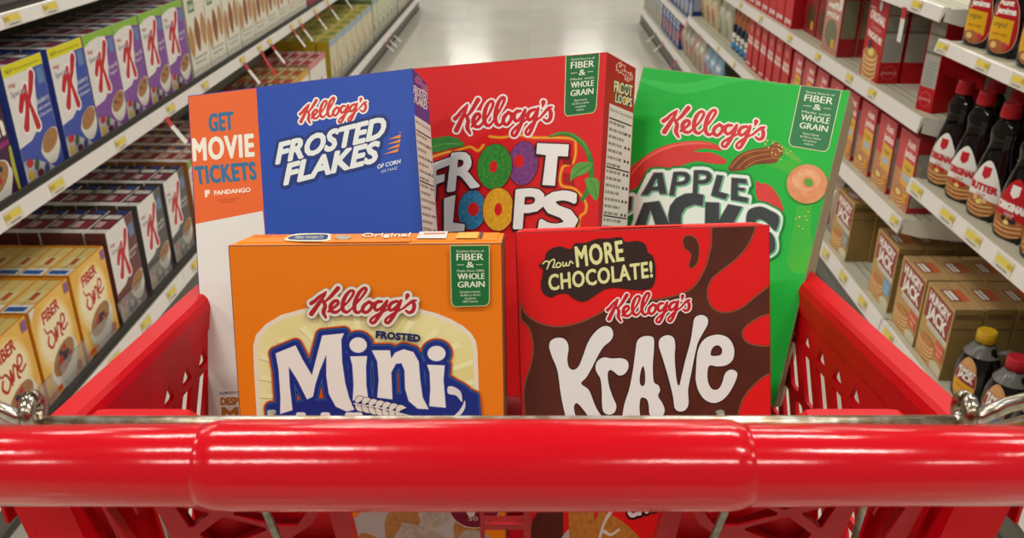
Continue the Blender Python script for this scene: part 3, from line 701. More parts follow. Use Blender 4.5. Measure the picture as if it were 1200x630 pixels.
# ---- frosted shredded wheat
C_ = B['MW']; A = C_.art(262, 280, 602, 640, .55)
CRM = ink('#e4dcb4'); CRM2 = ink('#dccf86', noise=.6, nscale=14, col2='#e6dfa8')
arch = A.poly([(303, 560), (301, 488.7), (297.5, 430), (296.7, 404.8), (300, 392), (312, 379), (330, 368.5), (357.7, 361), (395, 357), (430, 356), (460, 357.5), (491, 361.5), (512, 367), (529, 374), (543, 382), (552, 390), (557.5, 399), (559.5, 410), (560.5, 440), (562, 488.7), (566, 560)], mar=30)
A.ink(arch, ink('#e2d8c2')); A.ink(arch+5.2, CRM2)
for i in range(14):
    a_ = -math.pi*(.04+.92*i/13); c0 = (430+40*math.cos(a_), 470+30*math.sin(a_)); c1 = (430+150*math.cos(a_), 480+112*math.sin(a_)); w0 = .05
    c2 = (430+150*math.cos(a_+w0*1.2), 480+112*math.sin(a_+w0*1.2)); A.ink(np.maximum(A.poly([c0, c1, c2], mar=2), arch+5.6), ink('#e8e2ac'))
# lower picture: bowl of biscuits
A.ink(A.poly([(362, 592), (372, 594), (395, 600), (438, 597), (470, 588), (300, 580)], mar=2), ink('#dcd2a8'))
A.ink(np.maximum(A.ell(480, 680, 95, 100), -A.poly([(200, 300), (700, 300), (700, 560), (200, 560)], mar=200)), ink('#a8a69e'))
BIS = ink('#b98a4e', noise=1.2, nscale=300, col2='#7e5426'); FRO = ink('#b8b0a0', noise=1.2, nscale=320, col2='#86795f')
for q, m_ in (([(451, 612), (458, 598), (478, 592), (488, 596), (492, 610), (486, 625), (470, 632), (455, 640)], BIS), ([(492, 612), (500, 598), (515, 590), (526, 594), (528, 604), (518, 614), (505, 618)], FRO), ([(421, 640), (423, 624), (440, 628), (455, 640)], BIS), ([(463, 640), (470, 616), (476, 612), (500, 618), (515, 624), (530, 640)], FRO), ([(532, 622), (536, 610), (560, 616), (575, 640), (540, 640)], BIS), ([(536, 632), (548, 620), (572, 626), (575, 645), (540, 645)], FRO)):
    A.ink(A.poly(q, True, 3), m_)
o = A.ell(556, 590, 30, 27); A.ink(np.maximum(o, 586-A.Y)-.9, ink('#c9b9ac')); A.ink(np.maximum(o, 586-A.Y), ink('#6e1a2a')); A.ink(A.poly([(546, 592), (556, 592), (556, 603), (551, 605), (547, 600)], True), ink('#c9b9ac'))
A.letters('50', para((549, 609), (560, 609), (0, -4.5)), ink('#c9b9ac'))
for t_, x0, x1, y in (('CONTAINS WHEAT', 396, 412, 607), ('INGREDIENTS LISTED', 394, 417, 611), ('SEE SIDE PANEL', 388, 406, 616), ('FOR DETAILS', 388, 404, 620)): A.letters(t_, para((x0, y), (x1, y), (0, -2.2)), ink('#7c3410'))
A.take('front_picture', C_.o)
n2 = lambda *p: zz(310, 360, 4.769, p); n3 = lambda *p: zz(430, 360, 4.769, p)
Mi = A.poly(n2((65, 255), (175, 210), (215, 290), (267, 378), (300, 250), (325, 155), (445, 143), (430, 178), (435, 300), (452, 420), (475, 505), (503, 568), (460, 578), (400, 550), (362, 480), (348, 380), (348, 258), (310, 350), (285, 430), (272, 495), (240, 510), (185, 400), (137, 325), (143, 440), (158, 570), (90, 592), (92, 500), (82, 350)))
d = A.union(Mi, A.ell(310+525/4.769, 360+208/4.769, 10, 8.8), A.poly(n2((480, 272), (574, 270), (568, 330), (570, 430), (580, 506), (495, 517), (500, 430), (493, 320))),
    A.poly(n3((30, 238), (130, 238), (136, 285), (160, 250), (205, 232), (260, 247), (290, 300), (298, 400), (312, 500), (345, 565), (285, 562), (235, 520), (215, 450), (212, 350), (195, 308), (163, 312), (137, 360), (143, 510), (60, 500), (68, 400), (60, 300))),
    A.ell(430+390/4.769, 360+255/4.769, 10.4, 8.8), A.poly(n3((338, 318), (435, 322), (428, 400), (441, 557), (350, 548), (356, 450), (352, 360))),
    A.text('Wheats', para((350, 545), (540, 545), (0, -60)), 2.6))
bl = A.union(d, A.poly(n2((40, 560), (600, 520), (1100, 470), (1170, 500), (1180, 640), (1150, 800), (60, 800))) , A.poly(n3((440, 420), (500, 430), (560, 470), (585, 540), (570, 640), (430, 640)), True)+2)
A.ink(bl-9.2, ink('#c9541c')); A.ink(bl-7.4, ink('#1c2a52')); A.ink(bl-6.4, ink('#2c5a9a')); A.ink(bl-5.2, ink('#1d2c7c'))
A.ink(d-.7, ink('#5a6aa8')); A.ink(d, ink('#e6e1da'))
A.ink(A.poly(n3((455, 440), (490, 442), (525, 470), (532, 525), (500, 490), (455, 478)), True), ink('#d9d4d6')); A.ink(A.poly(n3((548, 515), (548, 560), (520, 600), (470, 622), (515, 575), (535, 545)), True), ink('#d9d4d6'))
EAR = ink('#ded6cc')
A.ink(A.stroke(n3((-70, 540), (0, 545), (80, 555), (180, 580), (300, 612)), [1, 1.2, 1.4, 1.5, 1])-1.4, ink('#1d2c7c'))
for i in range(7):
    bx, by = -66+i*38, 533+i*8
    for s_ in (-1, 1):
        L_ = A.stroke(n3((bx+6, by), (bx+24, by+s_*26), (bx+58, by+s_*34+8)), [.9, 3.2, .4]); A.ink(L_-.7, ink('#3a3f60')); A.ink(L_, EAR)
A.ink(A.stroke(n3((-70, 532), (80, 556), (200, 590), (300, 616)), [.6, .8, 1, .6]), EAR)
bold(A, 'FROSTED', (441.5, 394.6), (492.3, 399.2), (.4, -7.6), ink('#1c2a5a'), .75, 1.08)
A.take('product_lettering', C_.o)
brand(A, affine((355, 325), (125, 0), (0, 125)), .125, ink('#a8242a'), ink('#e2d9cc'), 2.6, ink('#a8a488')); A.take('brand_lettering', C_.o)
badge(A, ((527.5, 286.5), (574, 286.2), (574.2, 357.5), (529, 359)), 'Excellent Source of', ['Made from 100%', 'Excelente fuente', 'de fibra y hecho', 'de granos', '100% enteros']); A.build('grain_badge', C_.o)
A = Art(280, 268, 600, 292, .5, top_map(C_), base=1)
A.ink(A.poly([(336, 284), (340, 278), (352, 275.5), (384, 275.5), (388, 279), (382, 284.5)], True), ink('#dcd6b4')); A.ink(A.poly([(340, 282.5), (345, 278), (380, 276.5), (384, 280), (378, 283)], True), ink('#26386e'))
A.letters('MINI WHEATS', para((345, 282), (378, 281.5), (2, -3.5)), ink('#dcd6b4')); A.ink(A.ell(402, 280, 9, 3), ink('#c8b89c', noise=1, nscale=300, col2='#9a8a70'))
A.ink(A.text('Original', para((424, 279.5), (480, 279), (1.5, -4)), .3), ink('#f0d8b8')); A.ink(A.poly([(492, 273.5), (525, 273), (523, 281.5), (488, 281.5)]), ink('#dad4cc')); A.ink(A.poly([(497, 275), (522, 274.6), (521, 276.5), (496, 277)]), ink('#c08070'))
A.ink(A.poly([(538, 274.5), (562, 274), (559, 281.5), (533, 281.5)]), ink('#dfb050')); A.ink(A.poly([(564, 274), (567, 274), (564, 281.5), (561, 281.5)]), ink('#3a3a50')); A.letters('MINI WHEATS  Low fat', para((296, 279.5), (334, 278.5), (1.5, -2.6)), ink('#c8482c'))
A.build('top_print', C_.o)
# ---- chocolate cereal
C_ = B['KR']; A = C_.art(596, 256, 912, 640, .55)
y7 = lambda *p: zz(600, 250, 2.603, p)
CH = ink('#5a2c20', rough=.38, noise=.5, nscale=25, col2='#4c241a'); CHL = ink('#8a5038')
choc = A.poly(y7((28, 270), (40, 300), (75, 328), (135, 343), (200, 332), (262, 305), (310, 275), (345, 262), (400, 262), (470, 255), (545, 228), (585, 170), (605, 100), (620, 20), (738, 20), (728, 85), (690, 135), (640, 175), (608, 205), (598, 245), (612, 285), (650, 300), (700, 285), (750, 245), (815, 205), (815, 290), (755, 318), (715, 345), (705, 368), (720, 392), (765, 402), (815, 405), (815, 470), (760, 505), (710, 560), (690, 620), (670, 700), (640, 860), (640, 1100), (-30, 1100), (-30, 900), (40, 880), (52, 740), (38, 620), (36, 530), (58, 450), (62, 400), (50, 350), (26, 320)), True)
keep = A.poly([(560, 230), (960, 230), (960, 560), (560, 560)], mar=300)
choc = np.maximum(choc, keep)
A.ink(choc-.9, ink('#b81818')); A.ink(choc, CHL); A.ink(choc+1.5, CH)
dr = A.poly(y7((520, 78), (535, 66), (558, 72), (572, 100), (568, 145), (550, 168), (538, 158), (545, 125), (525, 105)), True); A.ink(dr, CHL); A.ink(dr+.9, CH)
# lower picture
A.ink(A.poly([(615, 590), (634, 590), (620, 612), (617, 650), (660, 650), (659, 590)], mar=3) , ink('#c51a1a')); A.ink(A.poly([(636, 586), (660, 586), (660, 660), (616, 660), (622, 615)], mar=3), CH)
A.ink(np.maximum(A.ell(690, 660, 40, 50), 575-A.Y), ink('#b8aea4'))
ST = ink('#c98a3c', noise=1.1, nscale=260, col2='#9a5e20')
A.ink(A.poly([(668, 586), (693, 586), (697, 612), (702, 650), (672, 650)], True, 3), ST); A.ink(A.poly([(700, 604), (706, 598), (735, 615), (752, 640), (705, 650), (695, 620)], True, 3), ST)
for q in ([(716, 599), (708, 612), (702, 632)], [(708, 622), (716, 626), (725, 620)]): A.ink(A.stroke(q, [2.2, 1.5, 1.5]), ink('#cfc8bc'))
d = A.text('CHOCO', para((736, 606), (800, 588), (1, -17)), 1.3); A.ink(d-2.6, ink('#251414')); A.ink(d, ink('#ddd3cc'))
A.letters('CRISPY SHELL', para((779, 612), (830, 599), (-.5, -4)), ink('#d8b8b0')); A.letters('SMOOTH CENTER', para((775, 620), (830, 608), (-.5, -4)), ink('#d8b8b0'))
A.take('front_picture', C_.o)
k4 = lambda *p: zz(630, 370, 5.164, p); k5 = lambda *p: zz(750, 350, 4.438, p)
d = A.union(
 A.poly(k4((70, 185), (80, 150), (115, 132), (155, 135), (180, 160), (187, 200), (180, 260), (190, 310), (220, 325), (250, 300), (275, 240), (305, 160), (345, 100), (395, 63), (440, 68), (457, 105), (445, 145), (400, 185), (365, 240), (330, 310), (295, 370), (264, 408), (312, 450), (352, 550), (400, 625), (430, 680), (380, 700), (330, 640), (280, 570), (240, 527), (221, 545), (226, 590), (245, 640), (230, 680), (190, 670), (165, 590), (140, 470), (120, 330), (85, 240)), True),
 A.poly(k4((350, 310), (362, 272), (400, 250), (450, 256), (510, 255), (545, 275), (548, 315), (525, 350), (490, 358), (460, 335), (437, 326), (424, 350), (432, 420), (455, 490), (476, 540), (465, 582), (430, 596), (400, 580), (390, 540), (388, 450), (380, 380), (360, 345)), True),
 np.maximum(A.poly([(729, 494), (731.5, 474), (737.5, 455), (741.5, 434), (744.4, 413), (746.5, 400), (752, 394.5), (759.8, 393.3), (765.8, 396), (766.3, 408), (764.9, 428.9), (766.2, 446.9), (771.5, 451), (773.4, 457), (771.2, 463.8), (776, 471.7), (778.8, 480.7), (775, 488), (767, 489.8), (761.3, 485.2), (760, 474), (757.5, 467), (751, 466), (749.3, 478), (750.5, 494), (745, 505), (733, 505)], True), -A.poly(k4((640, 303), (649, 340), (650, 400), (640, 422), (622, 415), (617, 380), (626, 325)), True)),
 A.poly(k5((97, 240), (106, 205), (140, 188), (173, 200), (183, 240), (180, 300), (185, 380), (194, 440), (205, 446), (216, 400), (235, 320), (262, 220), (275, 140), (285, 97), (320, 83), (350, 100), (350, 135), (322, 185), (300, 230), (285, 290), (265, 390), (250, 470), (252, 540), (237, 575), (205, 584), (180, 565), (170, 500), (145, 400), (118, 310)), True),
 np.maximum(A.poly(k5((290, 380), (300, 270), (335, 208), (400, 185), (457, 202), (487, 250), (484, 310), (450, 343), (400, 350), (364, 345), (351, 370), (353, 430), (375, 468), (405, 468), (425, 440), (442, 388), (470, 367), (500, 377), (504, 402), (480, 460), (440, 515), (390, 540), (340, 525), (305, 480), (290, 425)), True), -A.poly(k5((368, 292), (372, 262), (388, 244), (410, 242), (426, 262), (421, 288), (395, 296)), True)))
d = np.maximum(d, A.Y-520)
A.ink(d-1.1, ink('#3c1c14')); A.ink(d, ink('#e2e1de')); A.take('product_lettering', C_.o)
b6 = lambda *p: zz(620, 270, 7, p)
A.ink(A.poly(b6((80, 285), (128, 235), (140, 185), (195, 142), (260, 130), (340, 150), (378, 104), (460, 100), (560, 66), (640, 66), (750, 54), (790, 92), (880, 84), (950, 110), (976, 180), (1012, 205), (1038, 300), (1030, 420), (990, 476), (880, 486), (780, 476), (700, 468), (620, 482), (540, 532), (480, 572), (420, 580), (360, 552), (310, 516), (240, 522), (180, 546), (118, 515), (97, 450), (108, 375), (112, 320)), True), ink('#352420'))
LIM = ink('#dcdc9a'); v = lambda x, y: (x/7, y/7)
bold(A, 'MORE', b6((393, 296))[0], b6((776, 244))[0], v(-16, -160), LIM, .75, 1.1); bold(A, 'CHOCOLATE!', b6((166, 490))[0], b6((1012, 378))[0], v(-8, -124), LIM, .65, 1.08)
for q in (((112, 272), (140, 250), (163, 262), (148, 314)), ((150, 306), (175, 252), (206, 236), (206, 270), (194, 298), (214, 300)), ((240, 262), (222, 280), (232, 302), (257, 290), (256, 268), (240, 262)), ((278, 258), (276, 285), (292, 290), (306, 262), (306, 284), (326, 284), (338, 250), (360, 268))): A.ink(A.stroke(b6(*q), .8), LIM)
A.take('claim_lettering', C_.o)
K, k0 = afit([(711.6, 374), (809, 350.5), (734.5, 343.6), (771.2, 379)]); brand(A, K, k0, ink('#c01c26'), ink('#e8dcd6'), 1.5); A.build('brand_lettering', C_.o)
# ------------------------------------------------------------------ stock on the shelves
ORD = ['first', 'second', 'third', 'fourth', 'fifth', 'sixth', 'seventh', 'eighth', 'ninth', 'tenth', 'eleventh', 'twelfth', 'thirteenth', 'fourteenth', 'fifteenth', 'sixteenth', 'seventeenth', 'eighteenth', 'nineteenth', 'twentieth', 'twenty-first', 'twenty-second', 'twenty-third', 'twenty-fourth']
ROW = ['front row', 'second row', 'third row', 'fourth row', 'fifth row', 'hindmost row']
def sheet_art(W, H, step=1.5, base=1):
    """artwork board in millimetres, origin at the lower middle of the front, y up"""
    A = Art(-W/2-2, -2, W/2+2, H+2, step, lambda p, t: np.c_[np.asarray(p)[:, 0]/1000, np.full(len(p), -t), np.asarray(p)[:, 1]/1000], base=base, lift=.00008)
    A.face = A.poly([(-W/2+.6, .6), (W/2-.6, .6), (W/2-.6, H-.6), (-W/2+.6, H-.6)], mar=500)
    return A
def P_(x0, y, x1, h, dy=0): return para((x0, y), (x1, y+dy), (0, h))
def carton_obj(name, W, H, D, m, side=None, top=None, topart=None, sideart=None):
    b = MB(); W, H, D = W/1000, H/1000, D/1000
    b.box(-W/2, W/2, 0, D, 0, H, m, mx=(side or m, side or m), mz=(top or m, top or m))
    if topart:
        for i, (x0, x1, y0, y1, mm) in enumerate(topart): h = H+.0003+i*.00012; b.face([(x0*W-W/2, y0*D, h), (x1*W-W/2, y0*D, h), (x1*W-W/2, y1*D, h), (x0*W-W/2, y1*D, h)], mm)
    if sideart:
        for s in (-1, 1):
            for i, (y0, y1, z0, z1, mm) in enumerate(sideart): x = s*(W/2+.0002+i*.0001); b.face([(x, y0*D, z0*H), (x, y1*D, z0*H), (x, y1*D, z1*H), (x, y0*D, z1*H)], mm)
    b.face([(-W/2+.002, D*.5-.0006, H+.0018), (W/2-.002, D*.5-.0006, H+.0018), (W/2-.002, D*.5+.0006, H+.0018), (-W/2+.002, D*.5+.0006, H+.0018)], ink('#6e675c'))
    return b.build(name)
NUT = ink('#b98a56', noise=1.2, nscale=170, col2='#7c4f2a'); BOWL = ink('#d5d0c4'); DKB = ink('#3a2a2c')
BERRY = ink('#b0242c')
def bowl(A, cx, cy, r, fill=NUT, berries=0, seed=1):
    A.ink(A.union(A.ell(cx, cy+r*.2, r, r*.55, .35), A.poly([(cx-r*.95, cy+r*.1), (cx-r*.6, cy-r*.75), (cx+r*.1, cy-r*.95), (cx+r*.7, cy-r*.5), (cx+r*.98, cy+r*.4)], True)), BOWL)
    A.ink(A.ell(cx, cy+r*.24, r*.88, r*.5, .35), fill); q = random.Random(seed)
    for i in range(berries):
        a = q.uniform(0, 6.28); k = q.uniform(.1, .7)
        A.ink(A.ell(cx+r*k*math.cos(a)*.9, cy+r*.26+r*k*.5*math.sin(a), r*.13, r*.11), BERRY if i % 2 else ink('#2a2c40'))
KR_ = ink('#b81f26', rough=.4)
def k_box(body, strip, lines, low, depth=60, bright='#e6e0d8'):
    """white, coloured and red-lettered cereal carton"""
    W, H = 172, 272; m = ink(body); wm = ink('#dcd8d2'); dark = ink('#3c2028')
    o = carton_obj('cereal_box', W, H, depth, wm, side=m, top=ink(low), topart=[(0, .16, 0, 1, wm), (.2, .55, .1, .45, ink('#8a3040')), (.24, .5, .5, .9, ink('#c8a0a4')), (.6, .78, .1, .9, ink('#d0ccc6')), (.82, .97, .05, .6, ink('#2c4480'))])
    A = sheet_art(W, H, 1.8)
    A.ink(A.poly([(-90, -10), (100, -10), (100, 290), (30, 290), (38, 250), (34, 210), (22, 160), (8, 112), (-30, 92), (-90, 86)], mar=400), m)
    if strip: A.ink(A.poly([(-90, 240), (-50, 252), (0, 256), (50, 250), (100, 244), (100, 290), (-90, 290)] if strip != '#d8cf1e' else [(-90, 246), (100, 246), (100, 290), (-90, 290)], mar=400), ink(strip))
    if strip == '#d8cf1e': A.letters('NEW!', P_(-74, 252, -42, 10), ink('#2a2a20')); A.letters('Blueberry with Lemon Clusters', P_(-36, 254, 70, 6), ink('#4a4a28'))
    A.ink(A.poly([(-90, -10), (40, -10), (30, 14), (0, 30), (-40, 48), (-90, 52)], True, 400)-.1, ink(bright, noise=1, nscale=30, col2=low))
    # milk glass on the corner badge
    A.ink(A.poly([(50, 205), (78, 205), (78, 242), (50, 242)]), ink('#5e7fa8'))
    K = A.union(A.stroke([(-10, 210), (-30, 193), (-47, 168)], [7, 10, 9]), A.stroke([(-10, 212), (-20, 165), (-40, 126)], [7, 8, 12]), A.stroke([(26, 232), (10, 202), (-5, 178), (0, 150), (8, 118)], [11, 9, 6, 8, 11]))
    A.ink(K-5.5, ink('#eae4e2')); A.ink(K, KR_)
    A.letters("Kellogg's", P_(-74, 222, -44, 9), KR_); A.ink(A.text('Special', P_(-72, 200, -14, 13), .3), ink('#9a9aa2'))
    for i, t in enumerate(lines): A.letters(t, P_(22, 162-i*15, 22+58*min(1, len(t)/9+.2), 12 if i == 0 else 8, 3), ink('#e8e4e0'))
    bowl(A, 44, 60, 46, NUT, 3 if 'Berr' in lines[0] or 'Fruit' in lines[0] else 0)
    for i, (x, y) in enumerate(((-60, 46), (-34, 36), (-66, 18), (-26, 12), (4, 14))): A.ink(A.ell(x, y, 14, 10, i), (BERRY, ink('#3c5230'), ink('#c8a838'), ink('#5a2430'), ink(low))[i])
    A.build('front_print', o); return o
def fiber_box(berries):
    W, H = 188, 246; yel = ink('#dca040', noise=.5, nscale=7, col2='#e4b85c'); org = ink('#d98a1c')
    o = carton_obj('cereal_box', W, H, 62, yel, side=org, top=ink('#dcbf74'), topart=[(0, 1, 0, .06, org), (.0, .22, .06, 1, ink('#e4e0d6')), (.04, .16, .2, .95, ink('#2d5fa6')), (.3, .6, .1, .8, ink('#e2cf92')), (.34, .56, .3, .5, ink('#b8502c')), (.93, 1, .06, 1, org)])
    A = sheet_art(W, H, 1.6)
    A.ink(A.ell(-6, 140, 84, 98), ink('#e6c06c')); A.ink(A.ell(-6, 142, 76, 86), ink('#ead096')); A.ink(A.ell(-6, 146, 66, 72), ink('#eedfb8'))
    A.ink(A.text('FIBER', P_(-44, 188, 34, 28, 6), 1.5), ink('#b3261e')); 
    O = A.union(A.stroke([(-36, 152), (-44, 136), (-30, 120), (-12, 136), (-22, 160), (-38, 162), (-48, 180)], [3.4, 3.8, 3.4, 3.4, 3, 2.6, 2]), A.stroke([(-8, 126), (-4, 160), (0, 132), (10, 164), (20, 154), (18, 132), (24, 126)], 3.2), A.stroke([(26, 148), (44, 156), (44, 172), (32, 174), (26, 154), (32, 136), (54, 142)], 3.2))
    A.ink(O, ink('#b3261e'))
    bowl(A, 6, 58, 66, NUT, 14 if berries else 7, 4); A.ink(A.ell(64, 18, 12, 14), BERRY)
    A.ink(A.poly([(70, 214), (90, 214), (90, 240), (70, 240)]), ink('#8a5a8e')); A.ink(A.poly([(-100, 4), (-30, 8), (-30, 22), (-100, 18)]), ink('#d5521c'))
    if berries: A.ink(A.poly([(-100, 212), (-66, 246), (-100, 250)]), ink('#dcd8d0'))
    A.letters('CEREAL  HONEY CLUSTERS', P_(-20, 9, 60, 6), ink('#7a4a1c')); A.build('front_print', o); return o
def almond_box():
    W, H = 178, 268; m = ink('#d9d5c4'); o = carton_obj('cereal_box', W, H, 62, m, side=ink('#c6c2ae'), top=ink('#b6b29c')); A = sheet_art(W, H, 1.8)
    A.ink(A.poly([(-62, 216), (-2, 216), (-2, 256), (-62, 256)]), ink('#6f8a64', noise=.4)); A.ink(A.text('Kashi', P_(-54, 226, -10, 18), .6), ink('#d6dcc8'))
    AL = ink('#9c6232', noise=1, nscale=90, col2='#74401c'); TN = ink('#c49258', noise=1, nscale=90, col2='#a8743e')
    for i, (x, y, s_) in enumerate(((-64, 124, 1), (-4, 142, 1.1), (58, 150, 1.05))):
        A.ink(A.poly([(x-2, y+52*s_), (x+18*s_, y+28), (x+24*s_, y-6), (x+14, y-44*s_), (x-2, y-56*s_), (x-18*s_, y-36), (x-26*s_, y), (x-18*s_, y+30)], True), AL if i % 2 else TN); A.ink(A.stroke([(x-2, y+38), (x+2, y), (x-1, y-40)], .9), ink('#6a3a18'))
    A.letters('ORGANIC ALMOND CLUSTERS', P_(-70, 60, 60, 7), ink('#6a665a')); A.letters('whole grain cereal', P_(-60, 44, 40, 8), ink('#6a665a')); A.ink(A.stroke([(-80, 18), (-30, 24), (20, 18), (80, 24)], 1), ink('#8a8672')); A.build('front_print', o); return o
def bran_box():
    W, H = 176, 290; m = ink('#4a2048', noise=.4, nscale=9); o = carton_obj('cereal_box', W, H, 62, m, top=ink('#3a1838')); A = sheet_art(W, H, 1.8)
    A.ink(A.text('Raisin', P_(-74, 190, 74, 40, 6), 3), ink('#e8e2ca')); A.ink(A.text('Bran', P_(-50, 130, 78, 44, 6), 3.4), ink('#e8e2ca')); A.ink(A.stroke([(-80, 108), (80, 116)], 6), ink('#8c2462')); bowl(A, 10, 40, 58, NUT, 6); A.ink(A.stroke([(84, 10), (80, 60), (84, 100)], 7), ink('#a8a834')); A.build('front_print', o); return o
def plain_box(cols, W=196, H=250, D=60, seed=0, words=(), band=None):
    """cols: front, side, top, picture colours"""
    q = random.Random(seed); o = carton_obj('cereal_box', W, H, D, ink(cols[0]), side=ink(cols[1]), top=ink(cols[2]), topart=[(.1, .5, .15, .85, ink(cols[3])), (.62, .9, .2, .6, ink(cols[0]))]); A = sheet_art(W, H, 3)
    A.ink(A.poly([(-W/2, H*.86), (W/2, H*.86), (W/2, H+4), (-W/2, H+4)], mar=300), ink(band or cols[2]))
    for i in range(4): A.ink(A.ell(q.uniform(-W*.3, W*.3), q.uniform(H*.15, H*.5), q.uniform(18, 36), q.uniform(14, 30), q.uniform(0, 3)), ink(cols[3+i % (len(cols)-3)], noise=.8, nscale=60))
    for i, t in enumerate(words): A.ink(A.text(t, P_(-W*.36, H*.7-i*34, W*.3, 24), 1.6), ink(cols[-1]))
    A.build('front_print', o); return o
def put(o, side, x, z, y, label, group, turn=0):
    """o faces the aisle with its front at distance x; y = middle"""
    o.location = ((-1 if side == 'left' else 1)*x, y, z); o.rotation_euler = (0, 0, (math.pi/2 if side == 'left' else -math.pi/2)+turn)
    cat = {'cereal_box': 'cereal box', 'pancake_mix_box': 'pancake mix box', 'syrup_bottle': 'syrup bottle', 'syrup_jug': 'syrup jug', 'baking_mix_box': 'baking mix box', 'drink_mix_tub': 'tub', 'snack_bag': 'bag'}[o.name.split('.')[0]]
    tag(o, label, cat, group)
def files(make, side, x, z, y0, pitch, n, deep, desc, group, dstep=.064, jit=.004, first=0, total=None):
    """n facings along the aisle, each a file of boxes going back"""
    proto = make if isinstance(make, bpy.types.Object) else make(); used = bool(proto.get('category'))
    for i in range(n):
        for d in range(deep[i] if isinstance(deep, (list, tuple)) else deep):
            if not used: o = proto; used = True
            elif d == 0: o = copy_tree(proto)
            else: o = proto.copy(); COL.objects.link(o); o.parent = None
            where = ('' if n == 1 else ', %s along' % ORD[i] if i else ', nearest')
            put(o, side, x+d*dstep+(R.random()*.002 if d else 0), z, y0+pitch*(i+.5)+R.uniform(-jit, jit)*.5, desc+where+', '+ROW[d], group, R.uniform(-.012, .012) if d == 0 else 0)
    return proto
# left, middle shelf
ZU, ZB = .6585, .1555
XU, XB = 1.151, 1.141
files(bran_box, 'left', XU, ZU, 1.50, .186, 2, 2, 'dark plum raisin bran box with cream letters', 'raisin bran boxes')
files(lambda: k_box('#3c4ea0', '#d8cf1e', ['Blueberry', 'with Lemon', 'Clusters'], '#3a4474'), 'left', XU, ZU, 1.885, .2, 2, 3, 'blue cereal box with red K and yellow band', 'blueberry cereal boxes')
files(lambda: k_box('#7c4a94', '#86b33c', ['Fruit &', 'Yogurt'], '#6e4c7c'), 'left', XU, ZU, 2.282, .174, 4, 3, 'purple cereal box with red K and green band', 'fruit and yogurt cereal boxes')
files(almond_box, 'left', XU, ZU, 3.0, .186, 9, 2, 'cream cereal box with large brown almonds', 'almond cereal boxes')
far = [(['#b0505c', '#8a3c48', '#7c3038', '#d8b0a0', '#e0d0c4'], 1), (['#b89a5c', '#8f7a4c', '#a08a50', '#6e5a30', '#e0d4b0'], 2), (['#76608c', '#544668', '#5c4c74', '#a894b4', '#d8d0dc'], 3), (['#c8b88c', '#968a68', '#b0a070', '#7a5a34', '#5c4a30'], 3)]
y = 4.70; names_u = ['rose red cereal box', 'mustard yellow cereal box', 'dull purple cereal box', 'pale straw coloured cereal box']
for i, (c_, n_) in enumerate(far):
    files(lambda: plain_box(c_, seed=i, H=262, W=190), 'left', XU, ZU, y, .2, n_*2, 1, names_u[i]+' on the middle left shelf', 'far boxes on the middle left shelf'); y += .2*n_*2+.01
# left, lowest shelf
files(lambda: fiber_box(True), 'left', XB, ZB, 1.555, .197, 2, 5, 'orange fiber cereal box with mixed berries', 'fiber cereal boxes')
files(lambda: fiber_box(False), 'left', XB, ZB, 1.954, .197, 1, 6, 'orange fiber cereal box with plain flakes beside the brown cereal', 'fiber cereal boxes')
files(lambda: k_box('#6a3a36', None, ['Cinnamon', 'Pecan'], '#4e2024', 57), 'left', XB, ZB, 2.165, .19, 1, 6, 'brown cereal box with red K', 'brown and grey cereal boxes', dstep=.06)
files(lambda: k_box('#58524e', None, ['Chocolatey', 'Delight'], '#3c2426', 57), 'left', XB, ZB, 2.37, .20, 2, 6, 'grey cereal box with red K', 'brown and grey cereal boxes', dstep=.06)
files(lambda: k_box('#b0703c', '#7aa43c', ['Granola', 'Touch of Honey'], '#a86c30', 57), 'left', XB, ZB, 2.79, .19, 3, 5, 'tan and green granola box with red K', 'granola boxes', dstep=.06)
files(lambda: plain_box(['#d8d2c6', '#4a3024', '#5c3a28', '#b03a34', '#8c5a34'], 180, 235, 50, 5), 'left', XB, ZB, 3.38, .19, 4, 5, 'white cereal box with red fruit and brown top', 'fruit cereal boxes', dstep=.056)
files(lambda: plain_box(['#dcd8cc', '#c8922c', '#c89c3c', '#c85048', '#b03a34'], 180, 225, 50, 6), 'left', XB, ZB, 4.16, .19, 2, 5, 'white cereal box with yellow top', 'fruit cereal boxes', dstep=.056)
files(lambda: plain_box(['#dcd8d0', '#b89078', '#c87a78', '#b03a40', '#b03a34'], 180, 232, 50, 7), 'left', XB, ZB, 4.56, .19, 2, 5, 'white cereal box with pink top and red apple', 'fruit cereal boxes', dstep=.056)
files(lambda: plain_box(['#c8c0a0', '#c4a628', '#d6c458', '#8ca05c', '#d0a890', '#9c8a5c'], 200, 262, 75, 8, band='#8aa6bc'), 'left', XB, ZB, 5.06, .21, 7, 4, 'pale yellow cereal box with olive sides', 'yellow topped cereal boxes', dstep=.08)
files(lambda: plain_box(['#bfc4a4', '#76875a', '#9ab890', '#c09a80', '#86a070', '#667a58'], 200, 285, 75, 9, band='#86a4a0'), 'left', XB, ZB, 6.56, .21, 6, 3, 'sage green cereal box', 'green topped cereal boxes', dstep=.08)
files(lambda: plain_box(['#c2b8a8', '#5a6a88', '#5c6c8c', '#c88a4c', '#8c98b0', '#3c5a88'], 200, 305, 75, 10), 'left', XB, ZB, 7.86, .21, 6, 2, 'grey blue cereal box with orange picture near the aisle end', 'blue topped cereal boxes', dstep=.08)

